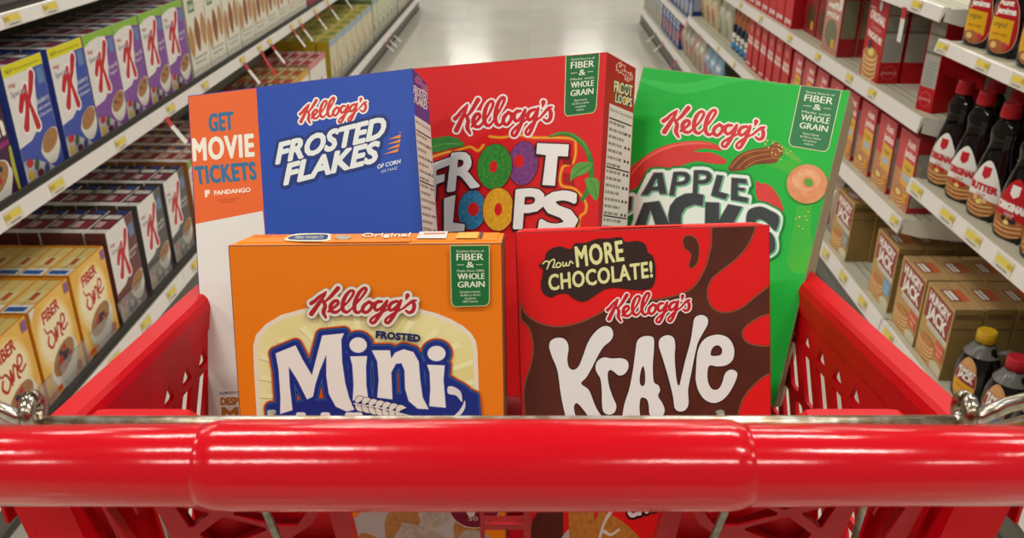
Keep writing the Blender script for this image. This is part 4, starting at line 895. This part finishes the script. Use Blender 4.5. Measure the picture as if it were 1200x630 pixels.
# right gondola
def pancakes(A, cx, cy, r, n=4, top=True):
    PK = ink('#c98a48', noise=.9, nscale=60, col2='#a8622a'); RM = ink('#e0bc84')
    for i in range(n):
        y = cy+i*r*.24; d = A.ell(cx+(i % 2)*r*.05, y, r, r*.34, .05); A.ink(d-.6, ink('#8a4e20')); A.ink(d, RM); A.ink(A.ell(cx+(i % 2)*r*.05, y+r*.05, r*.94, r*.29, .05), PK)
    if top: A.ink(A.poly([(cx-r*.3, cy+n*r*.24+r*.06), (cx+r*.3, cy+n*r*.24+r*.05), (cx+r*.4, cy+n*r*.24-r*.2), (cx, cy+n*r*.24-r*.32), (cx-r*.35, cy+n*r*.24-r*.2)], True), ink('#e0c878'))
def pancake_box():
    W, H = 150, 232; red = ink('#b0141c'); wood = ink('#8f8c80', noise=1, nscale=14, col2='#76736a')
    o = carton_obj('pancake_mix_box', W, H, 60, red, side=red, sideart=[(.04, .96, .27, .62, ink('#a09e96')), (.04, .96, .62, .99, wood), (.04, .96, .64, .65, DKB), (.04, .96, .84, .85, DKB)]); A = sheet_art(W, H, 1.4)
    A.ink(A.text('ORIGINAL', para((-60, 172), (60, 160), (4, 24)), 1.1, 1.05), WHT); A.letters('Complete', para((-38, 146), (40, 138), (2, 16)), ink('#d89a94')); A.ink(A.text('PANCAKE MIX', para((-56, 120), (58, 108), (3, 18)), .9, 1.05), WHT)
    pancakes(A, -8, 16, 58, 5); A.ink(A.ell(-22, 98, 13, 15), ink('#262840')); A.ink(A.ell(16, 214, 12, 14), ink('#ccc4bc')); A.letters('market pantry', P_(-62, 200, -20, 10), WHT)
    A.build('front_print', o)
    S = Art(0, 0, 60, 232, 1.5, lambda p, t: np.c_[np.full(len(p), .0755+t), np.asarray(p)[:, 0]/1000, np.asarray(p)[:, 1]/1000], lift=.0001)
    d = S.poly([(30, 10), (48, 20), (52, 32), (48, 44), (30, 54), (12, 44), (8, 32), (12, 20)]); S.ink(np.maximum(d, -(d+1.6)), ink('#d06068')); S.letters('pantry', para((8, 28), (52, 28), (0, 10)), ink('#e0a0a0'))
    for i in range(8): S.flat([(10, 70+i*8), (50, 70+i*8), (50, 72+i*8), (10, 72+i*8)], ink('#86847c'))
    S.build('side_print', o); return o
def pink_box():
    W, H = 124, 208; red = ink('#c04448'); o = carton_obj('pancake_mix_box', W, H, 56, red, side=ink('#a82a30'), top=ink('#b8383e'), sideart=[(.08, .92, .08, .8, ink('#a8a494', noise=1, nscale=40))]); A = sheet_art(W, H, 1.4)
    A.ink(A.poly([(-70, -5), (70, -5), (70, 92), (-70, 104)], mar=300), ink('#cc9868', noise=1.1, nscale=50, col2='#ac5844')); A.ink(A.poly([(-14, 66), (58, 62), (58, 132), (-14, 136)]), ink('#dba632'))
    A.ink(A.text('Aunt', P_(-6, 172, 44, 20), 1.4), ink('#e6c8c0')); A.ink(A.text('Jemima', P_(-14, 144, 54, 20), 1.4), ink('#e6c8c0')); A.letters('Original', P_(0, 110, 42, 12), ink('#3c6a40')); A.ink(A.poly([(-2, 80), (46, 78), (46, 98), (-2, 100)]), ink('#a8b0c0'))
    pancakes(A, -12, 14, 42, 3); A.ink(A.poly([(24, 22), (50, 22), (50, 48), (24, 48)]), ink('#e0a020')); A.letters('2 LB', P_(28, 30, 46, 10), ink('#7a4a14')); A.build('front_print', o); return o
def jack_box(patch='#d0592e'):
    W, H = 156, 198; tan = ink('#b8935c', rough=.6); lab = ink('#8e2a26')
    o = carton_obj('pancake_mix_box', W, H, 70, tan, side=ink('#8f7442', rough=.6), top=ink('#b39060', rough=.6), topart=[(.3, .72, .12, .5, lab), (.34, .68, .18, .28, WHT), (.34, .68, .32, .44, WHT), (.3, .72, .52, .8, ink('#c86038'))], sideart=[(.03, .97, .86, .87, DKB), (.03, .97, .72, .73, DKB), (.06, .94, .88, .93, ink('#6e5630'))])
    A = sheet_art(W, H, 1.3)
    d = A.poly([(-66, 112), (68, 104), (72, 186), (-66, 192)]); A.ink(d-1, ink('#5c1c18')); A.ink(d, lab)
    A.ink(A.text('HUNGRY', para((-56, 160), (60, 154), (0, 24)), 1.3), WHT); A.ink(A.text('JACK', para((-50, 120), (56, 112), (0, 33)), 2), WHT)
    A.ink(A.poly([(-40, 94), (72, 88), (72, 102), (-40, 108)]), ink('#d6d2c8')); A.letters('COMPLETE BUTTERMILK', para((-36, 97), (68, 91), (0, 6)), DKB)
    pancakes(A, -22, 14, 44, 5, False); A.ink(A.poly([(24, 46), (72, 42), (72, 84), (24, 88)]), ink(patch)); A.letters('Pancake & Waffle', para((28, 68), (68, 65), (0, 6)), WHT); A.letters('Mix', para((38, 52), (58, 50), (0, 8)), WHT); A.ink(A.ell(50, 14, 34, 20), ink('#cfc4a8')); A.build('front_print', o); return o
files(pancake_box, 'right', 1.028, .742, 2.61, .155, 1, 3, 'red original pancake mix box with grey sides', 'original pancake mix boxes', dstep=.066)
proto_pan = [o for o in bpy.data.objects if o.name == 'pancake_mix_box'][0]
o = copy_tree(proto_pan); put(o, 'right', 1.10, .742, 2.345, 'red pancake mix box turned sideways, alone at the shelf end', None, rad(-74))
def mix_box(front, side, top, words, picture, W=150, H=205, D=58):
    q = carton_obj('baking_mix_box', W, H, D, ink(front), side=ink(side), top=ink(top), sideart=[(.1, .9, .3, .9, ink(picture))]); A = sheet_art(W, H, 2)
    A.ink(A.ell(0, H*.32, W*.38, H*.22), ink(picture, noise=1, nscale=60))
    for i, t in enumerate(words): A.ink(A.text(t, P_(-W*.38, H*.72-i*30, W*.38, 20), 1.2), WHT)
    A.ink(A.poly([(10, 20), (40, 20), (40, 50), (10, 50)]), ink('#d8a028')); A.build('front_print', q); return q
files(lambda: mix_box('#b8806c', '#9a2028', '#a03038', ['waffle', 'mix'], '#7c7a5c', 165), 'right', 1.03, .742, 3.0, .17, 1, 2, 'red edged waffle mix box with green grey side', 'baking mixes on the upper right shelf')
files(lambda: mix_box('#8a1e1e', '#7c1a1c', '#701818', ['brownie'], '#5c3418'), 'right', 1.07, .742, 3.22, .16, 2, 1, 'dark red brownie mix box with brown picture', 'baking mixes on the upper right shelf')
def red_block(W=112, words='great', H=200, D=70):
    q = carton_obj('baking_mix_box', W, H, D, ink('#bf1620'), side=ink('#a8121c'), top=ink('#a8121c')); A = sheet_art(W, H, 2); A.ink(A.text(words, P_(-W*.4, 16, W*.4, 20), 2), ink('#ddc8c4')); A.build('front_print', q); return q
files(red_block, 'right', 1.03, .742, 3.56, .125, 14, 2, 'plain red box with white word along its foot', 'red boxes on the upper right shelf', dstep=.08)
files(pink_box, 'right', 1.03, .466, 2.248, .155, 8, 2, 'pink and red pancake mix box with yellow label', 'pink pancake mix boxes', dstep=.06)
def red_tall():
    q = carton_obj('baking_mix_box', 98, 210, 50, ink('#b8121c'), side=ink('#a8121c'), top=ink('#a04040')); A = sheet_art(98, 210, 1.8); A.ink(A.text('BISCUITS', para((-44, 108), (46, 104), (0, 15)), 1), WHT); A.ink(A.text('QUICK', para((-40, 130), (40, 126), (0, 12)), .8), WHT)
    A.ink(A.text('great', P_(-34, 12, 34, 12), 1.4), ink('#ddc8c4')); A.ink(A.ell(0, 176, 24, 16), ink('#c86a5c')); A.build('front_print', q); return q
files(red_tall, 'right', 1.035, .466, 3.52, .125, 6, 2, 'tall red biscuit mix box with white capital letters', 'red boxes on the middle right shelf', dstep=.06)
def shaker():
    b = MB(); m = ink('#1b2230', rough=.3); b.lathe([(.034, 0), (.036, .004), (.036, .12), (.033, .13)], m, 20); b.lathe([(.033, .13), (.033, .158), (.028, .165), (.02, .195), (.012, .2)], ink('#b0663c'), 20); o = b.build('drink_mix_tub')
    A = Art(-34, 0, 34, 130, 2, lambda p, t: np.c_[.036*np.sin(np.asarray(p)[:, 0]/36), -(.0362+t)*np.cos(np.asarray(p)[:, 0]/36), np.asarray(p)[:, 1]/1000]); A.fine = 2; A.ink(A.poly([(-30, 10), (30, 10), (30, 44), (-30, 44)]), ink('#3f86b8')); A.ink(A.text('SHAKER', P_(-30, 62, 30, 22), 1.4), WHT); A.ink(A.text('CAKES', P_(-24, 40, 24, 14), 1), WHT); A.build('wrap_label', o); return o
files(shaker, 'right', 1.08, .466, 4.30, .095, 4, 1, 'dark shaker bottle with blue and white label', 'shaker bottles')
def pouch(front, pic, H=210, W=150, words='PANCAKE'):
    """stand-up pouch with a sealed top and a full belly"""
    n = 14; m = ink(front, rough=.3, bump=.3, bscale=40); b = MB(); rings = []
    for k in range(13):
        t = k/12; z = t*H/1000; bel = .034*math.sin(math.pi*min(1, .15+.85*(1-t)))**.8*(1-t**3)+.0012; ww = W/2000*(1-.06*math.sin(math.pi*t))
        rings.append([(ww*math.copysign(abs(math.cos(a))**.6, math.cos(a)), bel*math.copysign(abs(math.sin(a)), math.sin(a))+.036, z) for a in [2*math.pi*j/28 for j in range(28)]])
    b.grid(rings, m, caps=True); o = b.build('snack_bag')
    pl = lambda p, t: np.c_[np.asarray(p)[:, 0]/1000, np.array([.036-(.034*math.sin(math.pi*min(1, .15+.85*(1-q[1]/H)))**.8*(1-(q[1]/H)**3)+.0012)*math.sqrt(max(0, 1-(abs(q[0])/(W/2))**3.3))-t*1.5-.0006 for q in p]), np.asarray(p)[:, 1]/1000]
    A = Art(-W/2, 0, W/2, H, 4, pl); A.fine = 2; A.ink(A.ell(0, H*.34, W*.34, H*.24), ink(pic, noise=1, nscale=60)); A.ink(A.text(words, P_(-W*.34, H*.68, W*.34, 20), 1.4), ink('#e4e0d8')); A.build('bag_print', o); return o
files(lambda: pouch('#b8b49c', '#9aa088'), 'right', 1.04, .466, 4.74, .165, 2, 1, 'pale sage pouch with grey green picture', 'pouches on the middle right shelf')
files(lambda: pouch('#c8b490', '#b07a58'), 'right', 1.04, .466, 5.12, .165, 3, 1, 'cream pouch with tan picture', 'pouches on the middle right shelf')
# lowest right shelf
files(lambda: jack_box(), 'right', 1.022, .169, 1.882, .164, 2, 4, 'tan pancake mix carton with orange patch', 'tan pancake mix cartons', dstep=.075)
files(lambda: jack_box('#6f9cc4'), 'right', 1.026, .169, 2.242, .164, 1, 3, 'tan pancake mix carton with blue patch', 'tan pancake mix cartons', dstep=.075)
files(lambda: jack_box('#8a8a88'), 'right', 1.022, .169, 2.598, .164, 1, 3, 'tan pancake mix carton with grey patch standing apart', 'tan pancake mix cartons', dstep=.072)
files(lambda: pouch('#a8968c', '#8c5a54', 205), 'right', 1.022, .169, 2.80, .165, 5, 1, 'greyish pouch with brown pink picture', 'pouches on the lowest right shelf')
def tub():
    b = MB(); b.lathe([(.038, 0), (.044, .10)], ink('#a81c24', noise=.9, nscale=30, col2='#7c2a1c'), 28); b.lathe([(.044, .10), (.047, .102), (.047, .114), (.045, .116), (.043, .113)], ink('#d8d4ca'), 28); o = b.build('drink_mix_tub')
    b = MB(); b.lathe([(.0435, .1135), (.01, .1125)], ink('#6a665e'), 28); b.build('lid', o); return o
files(tub, 'right', 1.03, .169, 3.85, .1, 9, 2, 'red tub with white rimmed lid', 'red tubs', dstep=.1)
files(lambda: pouch('#7ea0b8', '#c0584c', 200), 'right', 1.022, .169, 4.79, .165, 3, 1, 'light blue pouch with red picture', 'pouches on the lowest right shelf')
files(lambda: pouch('#b0a898', '#a87c64', 215), 'right', 1.022, .169, 5.30, .165, 5, 1, 'beige pouch with peach picture', 'pouches on the lowest right shelf')
files(lambda: mix_box('#2c4a96', '#2a3f84', '#5c2440', ['cake', 'mix'], '#b07468', 150, 225), 'right', 1.03, .169, 6.18, .165, 5, 1, 'royal blue cake mix box', 'far boxes on the lowest right shelf')
files(lambda: mix_box('#98a0a4', '#3c4a60', '#3a4658', ['flour'], '#b8a898', 150, 215), 'right', 1.03, .169, 7.05, .165, 7, 1, 'pale grey baking box near the aisle end', 'far boxes on the lowest right shelf')
files(lambda: mix_box('#3a5690', '#2c4478', '#2c4478', ['sugar'], '#a8b0c0', 150, 215), 'right', 1.03, .424, 5.75, .165, 8, 1, 'blue baking box on the far middle shelf', 'far boxes on the middle right shelf')
files(lambda: mix_box('#a84438', '#8c3830', '#8c3830', ['cocoa'], '#d0b8a0', 150, 215), 'right', 1.03, .424, 7.09, .165, 7, 1, 'rust red baking box on the far middle shelf', 'far boxes on the middle right shelf')
# syrup
DARK = ink('#0d0908', rough=.08, spec=.45); CAPR = ink('#a81420', rough=.4)
def bottle(H, label, cap=CAPR, wide=.052, deepr=.034, waist=True):
    prof = [(.0, 0), (.86, 0), (.95, .004), (1, .014), (1, .06), (.96, .09), (.84, .122), (.68, .152), (.60, .17), (.62, .183), (.66, .195), (.64, .206), (.52, .217), (.36, .226), (.30, .23)] if waist else [(0, 0), (.86, 0), (.95, .004), (1, .014), (1, .08), (.94, .12), (.78, .16), (.60, .19), (.44, .21), (.32, .225), (.28, .23)]
    f = H/.265; b = MB(); rings = []
    for r, z in prof[1:]:
        z *= f; w_ = wide*r; d_ = deepr*r if r > .5 else min(wide*r, deepr)
        rings.append([(w_*math.copysign(abs(math.cos(a))**.85, math.cos(a)), d_*math.copysign(abs(math.sin(a))**.85, math.sin(a)), z) for a in [2*math.pi*j/40 for j in range(40)]])
    b.grid(rings, DARK, caps=True); zc = .23*f; b.lathe([(.0135, zc-.002), (.0145, zc), (.0145, zc+.004)], DARK, 24); o = b.build('syrup_bottle')
    b = MB(); n = 48; b.grid([[(r*(1+.02*(j % 2))*math.cos(2*math.pi*j/n), r*(1+.02*(j % 2))*math.sin(2*math.pi*j/n), z) for j in range(n)] for r, z in ((.0205, zc+.003), (.0205, zc+.012), (.019, zc+.026*f), (.0175, zc+.034*f), (.016, zc+.035*f))], cap, caps=True); b.build('cap', o)
    zz_ = [z*f*1000 for r, z in prof[1:]]; rr_ = [r for r, z in prof[1:]]
    def place(p, t):
        p = np.asarray(p, float); r = np.interp(p[:, 1], zz_, rr_); w_ = wide*1000*r; u = np.clip(np.abs(p[:, 0])/w_, 0, .985)
        yv = deepr*r*(1-u**(2/.85))**(.85/2); return np.c_[p[:, 0]/1000, -(yv+.0006+t), p[:, 1]/1000]
    A = Art(-50, 0, 50, 150, 1.2, place, lift=.0001); A.fine = 3; label(A, f); A.build('front_label', o); return o
def lab_pantry(bg, word, wc, crest, berry):
    def f(A, k):
        out = A.poly([(0, 138), (15, 128), (30, 104), (41, 76), (43, 46), (37, 22), (18, 10), (0, 7), (-18, 10), (-37, 22), (-43, 46), (-41, 76), (-30, 104), (-15, 128)], True)
        A.ink(out, ink(bg)); A.face = out
        A.ink(A.poly([(-50, -5), (50, -5), (50, 40), (24, 50), (-10, 56), (-50, 46)], True, 200), ink('#b8763c', noise=1, nscale=80, col2='#8a4a20'))
        for i in range(3): A.ink(A.stroke([(-34, 16+i*10), (0, 12+i*10), (34, 18+i*10)], 1.2), ink('#e0bc84'))
        A.ink(A.poly([(-11, 124), (11, 124), (11, 104), (0, 96), (-11, 104)]), ink(crest)); A.ink(A.text(word, para((-36, 70), (36, 68), (0, 15)), 1.4), ink(wc)); A.letters('SYRUP', P_(-12, 56, 12, 7), ink(wc))
        for x, y in ((-12, 50), (4, 46), (14, 48)): A.ink(A.ell(x, y, 6, 6), ink(berry))
        A.ink(A.ell(-2, 42, 7, 5), ink('#e4cc7c'))
    return f
b1 = bottle(.268, lab_pantry('#dcd8d2', 'ORIGINAL', '#b8343c', '#b81c26', '#b02024')); b2 = bottle(.268, lab_pantry('#dcd8d2', 'BUTTER', '#b81c26', '#b81c26', '#d8b070')); b3 = bottle(.268, lab_pantry('#b0141e', 'ORIGINAL', '#e4dcd8', '#ddd8d2', '#2a2030'))
ZN = .587
def row(proto, spots, label, group, side='right', z=ZN):
    first = not proto.get('category')
    for i, (x, y, l) in enumerate(spots):
        o = proto if first and i == 0 else copy_tree(proto); put(o, side, x, z, y, label+' '+l, group, rad(22)+R.uniform(-.05, .05))
G1 = 'red capped syrup bottles'
row(b1, [(1.066, 2.155, 'farthest along the shelf, beside the pancake boxes'), (1.066, 2.045, 'between two others, white label with berries'), (1.15, 2.17, 'in the back row, farthest')], 'red capped syrup bottle', G1)
row(b2, [(1.066, 1.93, 'with white label reading butter'), (1.15, 2.06, 'in the back row behind the berry label'), (1.15, 1.95, 'in the back row behind the butter label')], 'red capped syrup bottle', G1)
row(b3, [(1.066, 1.80, 'with solid red label'), (1.066, 1.68, 'with red label at the right edge'), (1.15, 1.84, 'in the back row behind the red label')], 'red capped syrup bottle', G1)
def lab_yellow(A, k):
    out = A.poly([(0, 134), (18, 126), (30, 104), (36, 70), (36, 40), (26, 18), (0, 10), (-26, 18), (-36, 40), (-36, 70), (-30, 104), (-18, 126)], True)
    A.ink(out-1, ink('#e0c0a0')); A.ink(out, ink('#b0161e')); A.face = out; A.ink(A.poly([(-50, 34), (26, 30), (26, 82), (-50, 86)]), ink('#dba41c')); A.ink(A.text('Aunt', P_(-22, 112, 16, 12), .9), WHT); A.ink(A.text('Jemima', P_(-26, 94, 26, 13), .9), WHT)
    A.letters('original', P_(-26, 66, 12, 11), ink('#2c5a34')); A.letters('syrup', P_(-24, 48, 16, 6), ink('#7a3c14')); A.ink(A.ell(-8, 22, 30, 16), ink('#b8743c', noise=1, nscale=80, col2='#9a4c30')); A.ink(A.ell(-14, 26, 9, 7), ink('#e0bc74')); A.ink(A.ell(16, 28, 8, 6), ink('#c0404c'))
by = bottle(.29, lab_yellow, waist=False, wide=.056, deepr=.038)
row(by, [(1.075, 2.13, 'farthest of its shelf'), (1.075, 2.01, 'second from the far end'), (1.075, 1.875, 'at the top right corner'), (1.075, 1.74, 'nearest its shelf end'), (1.17, 2.08, 'behind, in the second row')], 'dark syrup bottle with yellow and red label', 'yellow labelled syrup bottles', z=.941)
def jug(capm, patch):
    """round shouldered jug with a loop handle"""
    pr = [(.86, 0), (1, .010), (1.02, .06), (.98, .09), (.84, .115), (.62, .138), (.40, .152), (.36, .158)]; b = MB()
    b.grid([[(0.055*r*math.cos(2*math.pi*j/36), 0.040*r*math.sin(2*math.pi*j/36) if r > .6 else 0.055*r*math.sin(2*math.pi*j/36), z) for j in range(36)] for r, z in pr], DARK, caps=True); o = b.build('syrup_jug')
    b = MB(); CL = ink('#7e7c78', rough=.15, trans=.35); b.tube([(.028, .010, .136), (.044, .030, .142), (.052, .040, .124), (.054, .036, .09), (.046, .02, .066)], [.006, .0075, .0075, .007, .005], CL, 12); b.build('handle', o)
    b = MB(); b.lathe([(.0195, .128), (.0405, .1275), (.031, .14), (.0212, .154), (.0182, .161)][1:], CL, 32, caps=False); b.build('shoulder', o)
    b = MB(); n = 48; b.grid([[(r*(1+.025*(j % 2))*math.cos(2*math.pi*j/n), r*(1+.025*(j % 2))*math.sin(2*math.pi*j/n), z) for j in range(n)] for r, z in ((.0215, .158), (.0215, .182), (.0195, .185))], capm, caps=True); b.build('cap', o)
    zv = [z*1000 for r, z in pr]; rv = [r for r, z in pr]
    def place(p, t):
        p = np.asarray(p, float); r = np.interp(p[:, 1], zv, rv); u = np.clip(np.abs(p[:, 0])/(55*r), 0, .985); return np.c_[p[:, 0]/1000, -(.040*r*np.sqrt(1-u*u)+.0006+t), p[:, 1]/1000]
    A = Art(-40, 0, 40, 130, 1.2, place, lift=.0001); A.fine = 3; out = A.poly([(-8, 118), (14, 110), (27, 80), (30, 44), (22, 16), (0, 8), (-22, 16), (-30, 44), (-26, 84)], True); A.ink(out, ink('#c8925c')); A.face = out+1.5
    A.ink(A.poly([(-40, 62), (40, 50), (40, 88), (-40, 100)], mar=100), ink('#8e2a26')); A.ink(A.text('HUNGRY', para((-22, 84), (24, 78), (0, 11)), .7), WHT); A.ink(A.text('JACK', para((-19, 67), (22, 61), (0, 15)), 1), WHT); A.ink(A.poly([(-40, 30), (40, 22), (40, 48), (-40, 58)], mar=100), ink(patch)); A.letters('original syrup', para((-20, 42), (22, 38), (0, 6)), ink('#7a3414')); A.build('front_label', o); return o
YC = ink('#c49a1c', rough=.45); RC = ink('#b01c28', rough=.4)
G2 = 'syrup jugs on the lowest right shelf'
row(jug(YC, '#dfa01c'), [(1.064, 1.805, 'yellow capped and standing in front of the tan cartons'), (1.18, 1.74, 'yellow capped and standing behind, by the edge of the photo')], 'dark syrup jug', G2, z=.1695)
row(jug(RC, '#5c7ca8'), [(1.074, 1.685, 'red capped beside the yellow capped one'), (1.074, 1.565, 'red capped and nearest the cart')], 'dark syrup jug', G2, z=.1695)

# price stickers and sale flags on the shelf strips
YS = ink('#d8c24c'); LT_ = ink('#cfc8b4'); RS = ink('#b82028')
def shelf_of(side, z, y):
    for sd, z0, y0, y1, o in SH:
        if sd == side and abs(z0-z) < .02 and y0 <= y <= y1: return o
def sticker(side, z, y, w=.05, lip=.036):
    w *= 1.35
    o = shelf_of(side, z, y); s = -1 if side == 'left' else 1; b = MB(); dz = z-o.location.z; k = lip/.036
    def q(y0, y1, z0, z1, m, e=.0008): xx = lambda zz1: -s*(.004+.006*(-zz1)/lip+e); b.face([(xx(z0), y0, dz+z0), (xx(z0), y1, dz+z0), (xx(z1), y1, dz+z1), (xx(z1), y0, dz+z1)], m)
    y -= o.location.y; q(y-w/2, y+w/2, -lip*.92, -lip*.1, LT_); q(y-w*.5, y+w*.42, -lip*.62, -lip*.22, YS, .0012); q(y-w*.48 if s > 0 else y-w*.48, y-w*.2, -lip*.56, -lip*.3, ink('#b8a03c'), .0016); q(y-w*.3, y+w*.3, -lip*.86, -lip*.76, ink('#8a8678'), .0012)
    b.build('price_label', o)
def flag(side, z, y, lip=.036, L=.10, out=.05, red=False):
    o = shelf_of(side, z, y); s = -1 if side == 'left' else 1; dz = z-o.location.z-lip; b = MB(); y -= o.location.y
    for t0, t1, m in ((0, .28, RS), (.28, 1, RS if red else ink('#d8d4cc'))):
        f = lambda t: (-s*(.012+out*t), dz+.006-L*t+.02*t*t); (xa, za), (xb, zb) = f(t0), f(t1)
        b.face([(xa, y-.014, za), (xa, y+.014, za), (xb, y+.016, zb), (xb, y-.012, zb)], m); b.face([(xa, y-.014, za), (xa, y-.0145, za+.0005), (xb, y-.0125, zb+.0005), (xb, y-.012, zb)], m)
    b.build('sale_tag', o)

for y in (1.58, 1.756, 1.949, 2.304, 2.673, 2.989, 3.42, 3.66, 3.81, 4.19, 4.35, 4.68, 4.99): sticker('left', .66, y)
for y in (1.60, 1.80, 2.00, 2.207, 2.404, 2.615, 2.82): sticker('left', .157, y, .05, .042)
for y in (1.75, 1.923, 2.089): sticker('left', 1.045, y, lip=.03)
for y in (1.60, 1.78, 1.96, 2.141, 2.346, 2.524, 2.705): sticker('right', .175, y, .05, .044)
for y in (2.242, 3.6, 3.9, 4.3, 4.7): sticker('right', .472, y, .04)
for y in (2.546, 2.746, 3.076, 3.435, 3.9, 4.3): sticker('right', .748, y, .045)
sticker('right', 1.02, 2.353, .05, .034)
for y in (1.56, 1.69, 1.831, 1.965, 2.148): sticker('right', .593, y, .055)
for y in (1.8, 1.956, 2.165): sticker('right', .947, y, .045, .03)
for y in (2.612, 3.422, 3.812, 4.192, 4.345, 4.675, 4.992, 5.4): flag('left', .66, y)
flag('left', .66, 3.657, red=True, L=.12)
for y in (6.67, 6.85, 7.07): flag('left', .157, y, L=.09, out=.07)
for y in (6.6, 7.0): flag('right', .175, y, L=.09, out=.07)
flag('right', .175, 5.94, L=.08, red=True)
for y in (5.67, 5.2): flag('right', .472, y, red=True, L=.13)
flag('right', 1.02, 2.41, L=.11, out=.0); flag('right', 1.02, 2.9, L=.10, out=.0)
# clear plastic risers standing in front of the lowest cereal boxes
CLR = ink('#c4c2bc', rough=.12, alpha=.2)
o = shelf_of('left', .157, 2)
for y0, y1 in ((1.50, 1.66), (1.68, 1.80), (1.82, 1.97), (1.985, 2.12), (2.15, 2.33), (2.37, 2.53), (2.57, 2.74), (2.78, 2.95), (3.0, 3.3), (5.0, 6.4), (6.45, 7.8)):
    b = MB(); x0 = .0345
    y0 -= o.location.y; y1 -= o.location.y
    b.face([(-(-x0)*-1, y0+.012, .155), (-x0, y1, .155), (-x0, y1-.012, .225), (-x0, y0, .225)], CLR)
    b.face([(-x0-.0015, y0+.012, .155), (-x0-.0015, y1, .155), (-x0-.0015, y1-.012, .225), (-x0-.0015, y0, .225)], CLR)
    b.face([(-x0, y0, .225), (-x0, y1-.012, .225), (-x0-.0015, y1-.012, .225), (-x0-.0015, y0, .225)], ink('#7c7a74', rough=.3)); b.build('clear_riser', o)
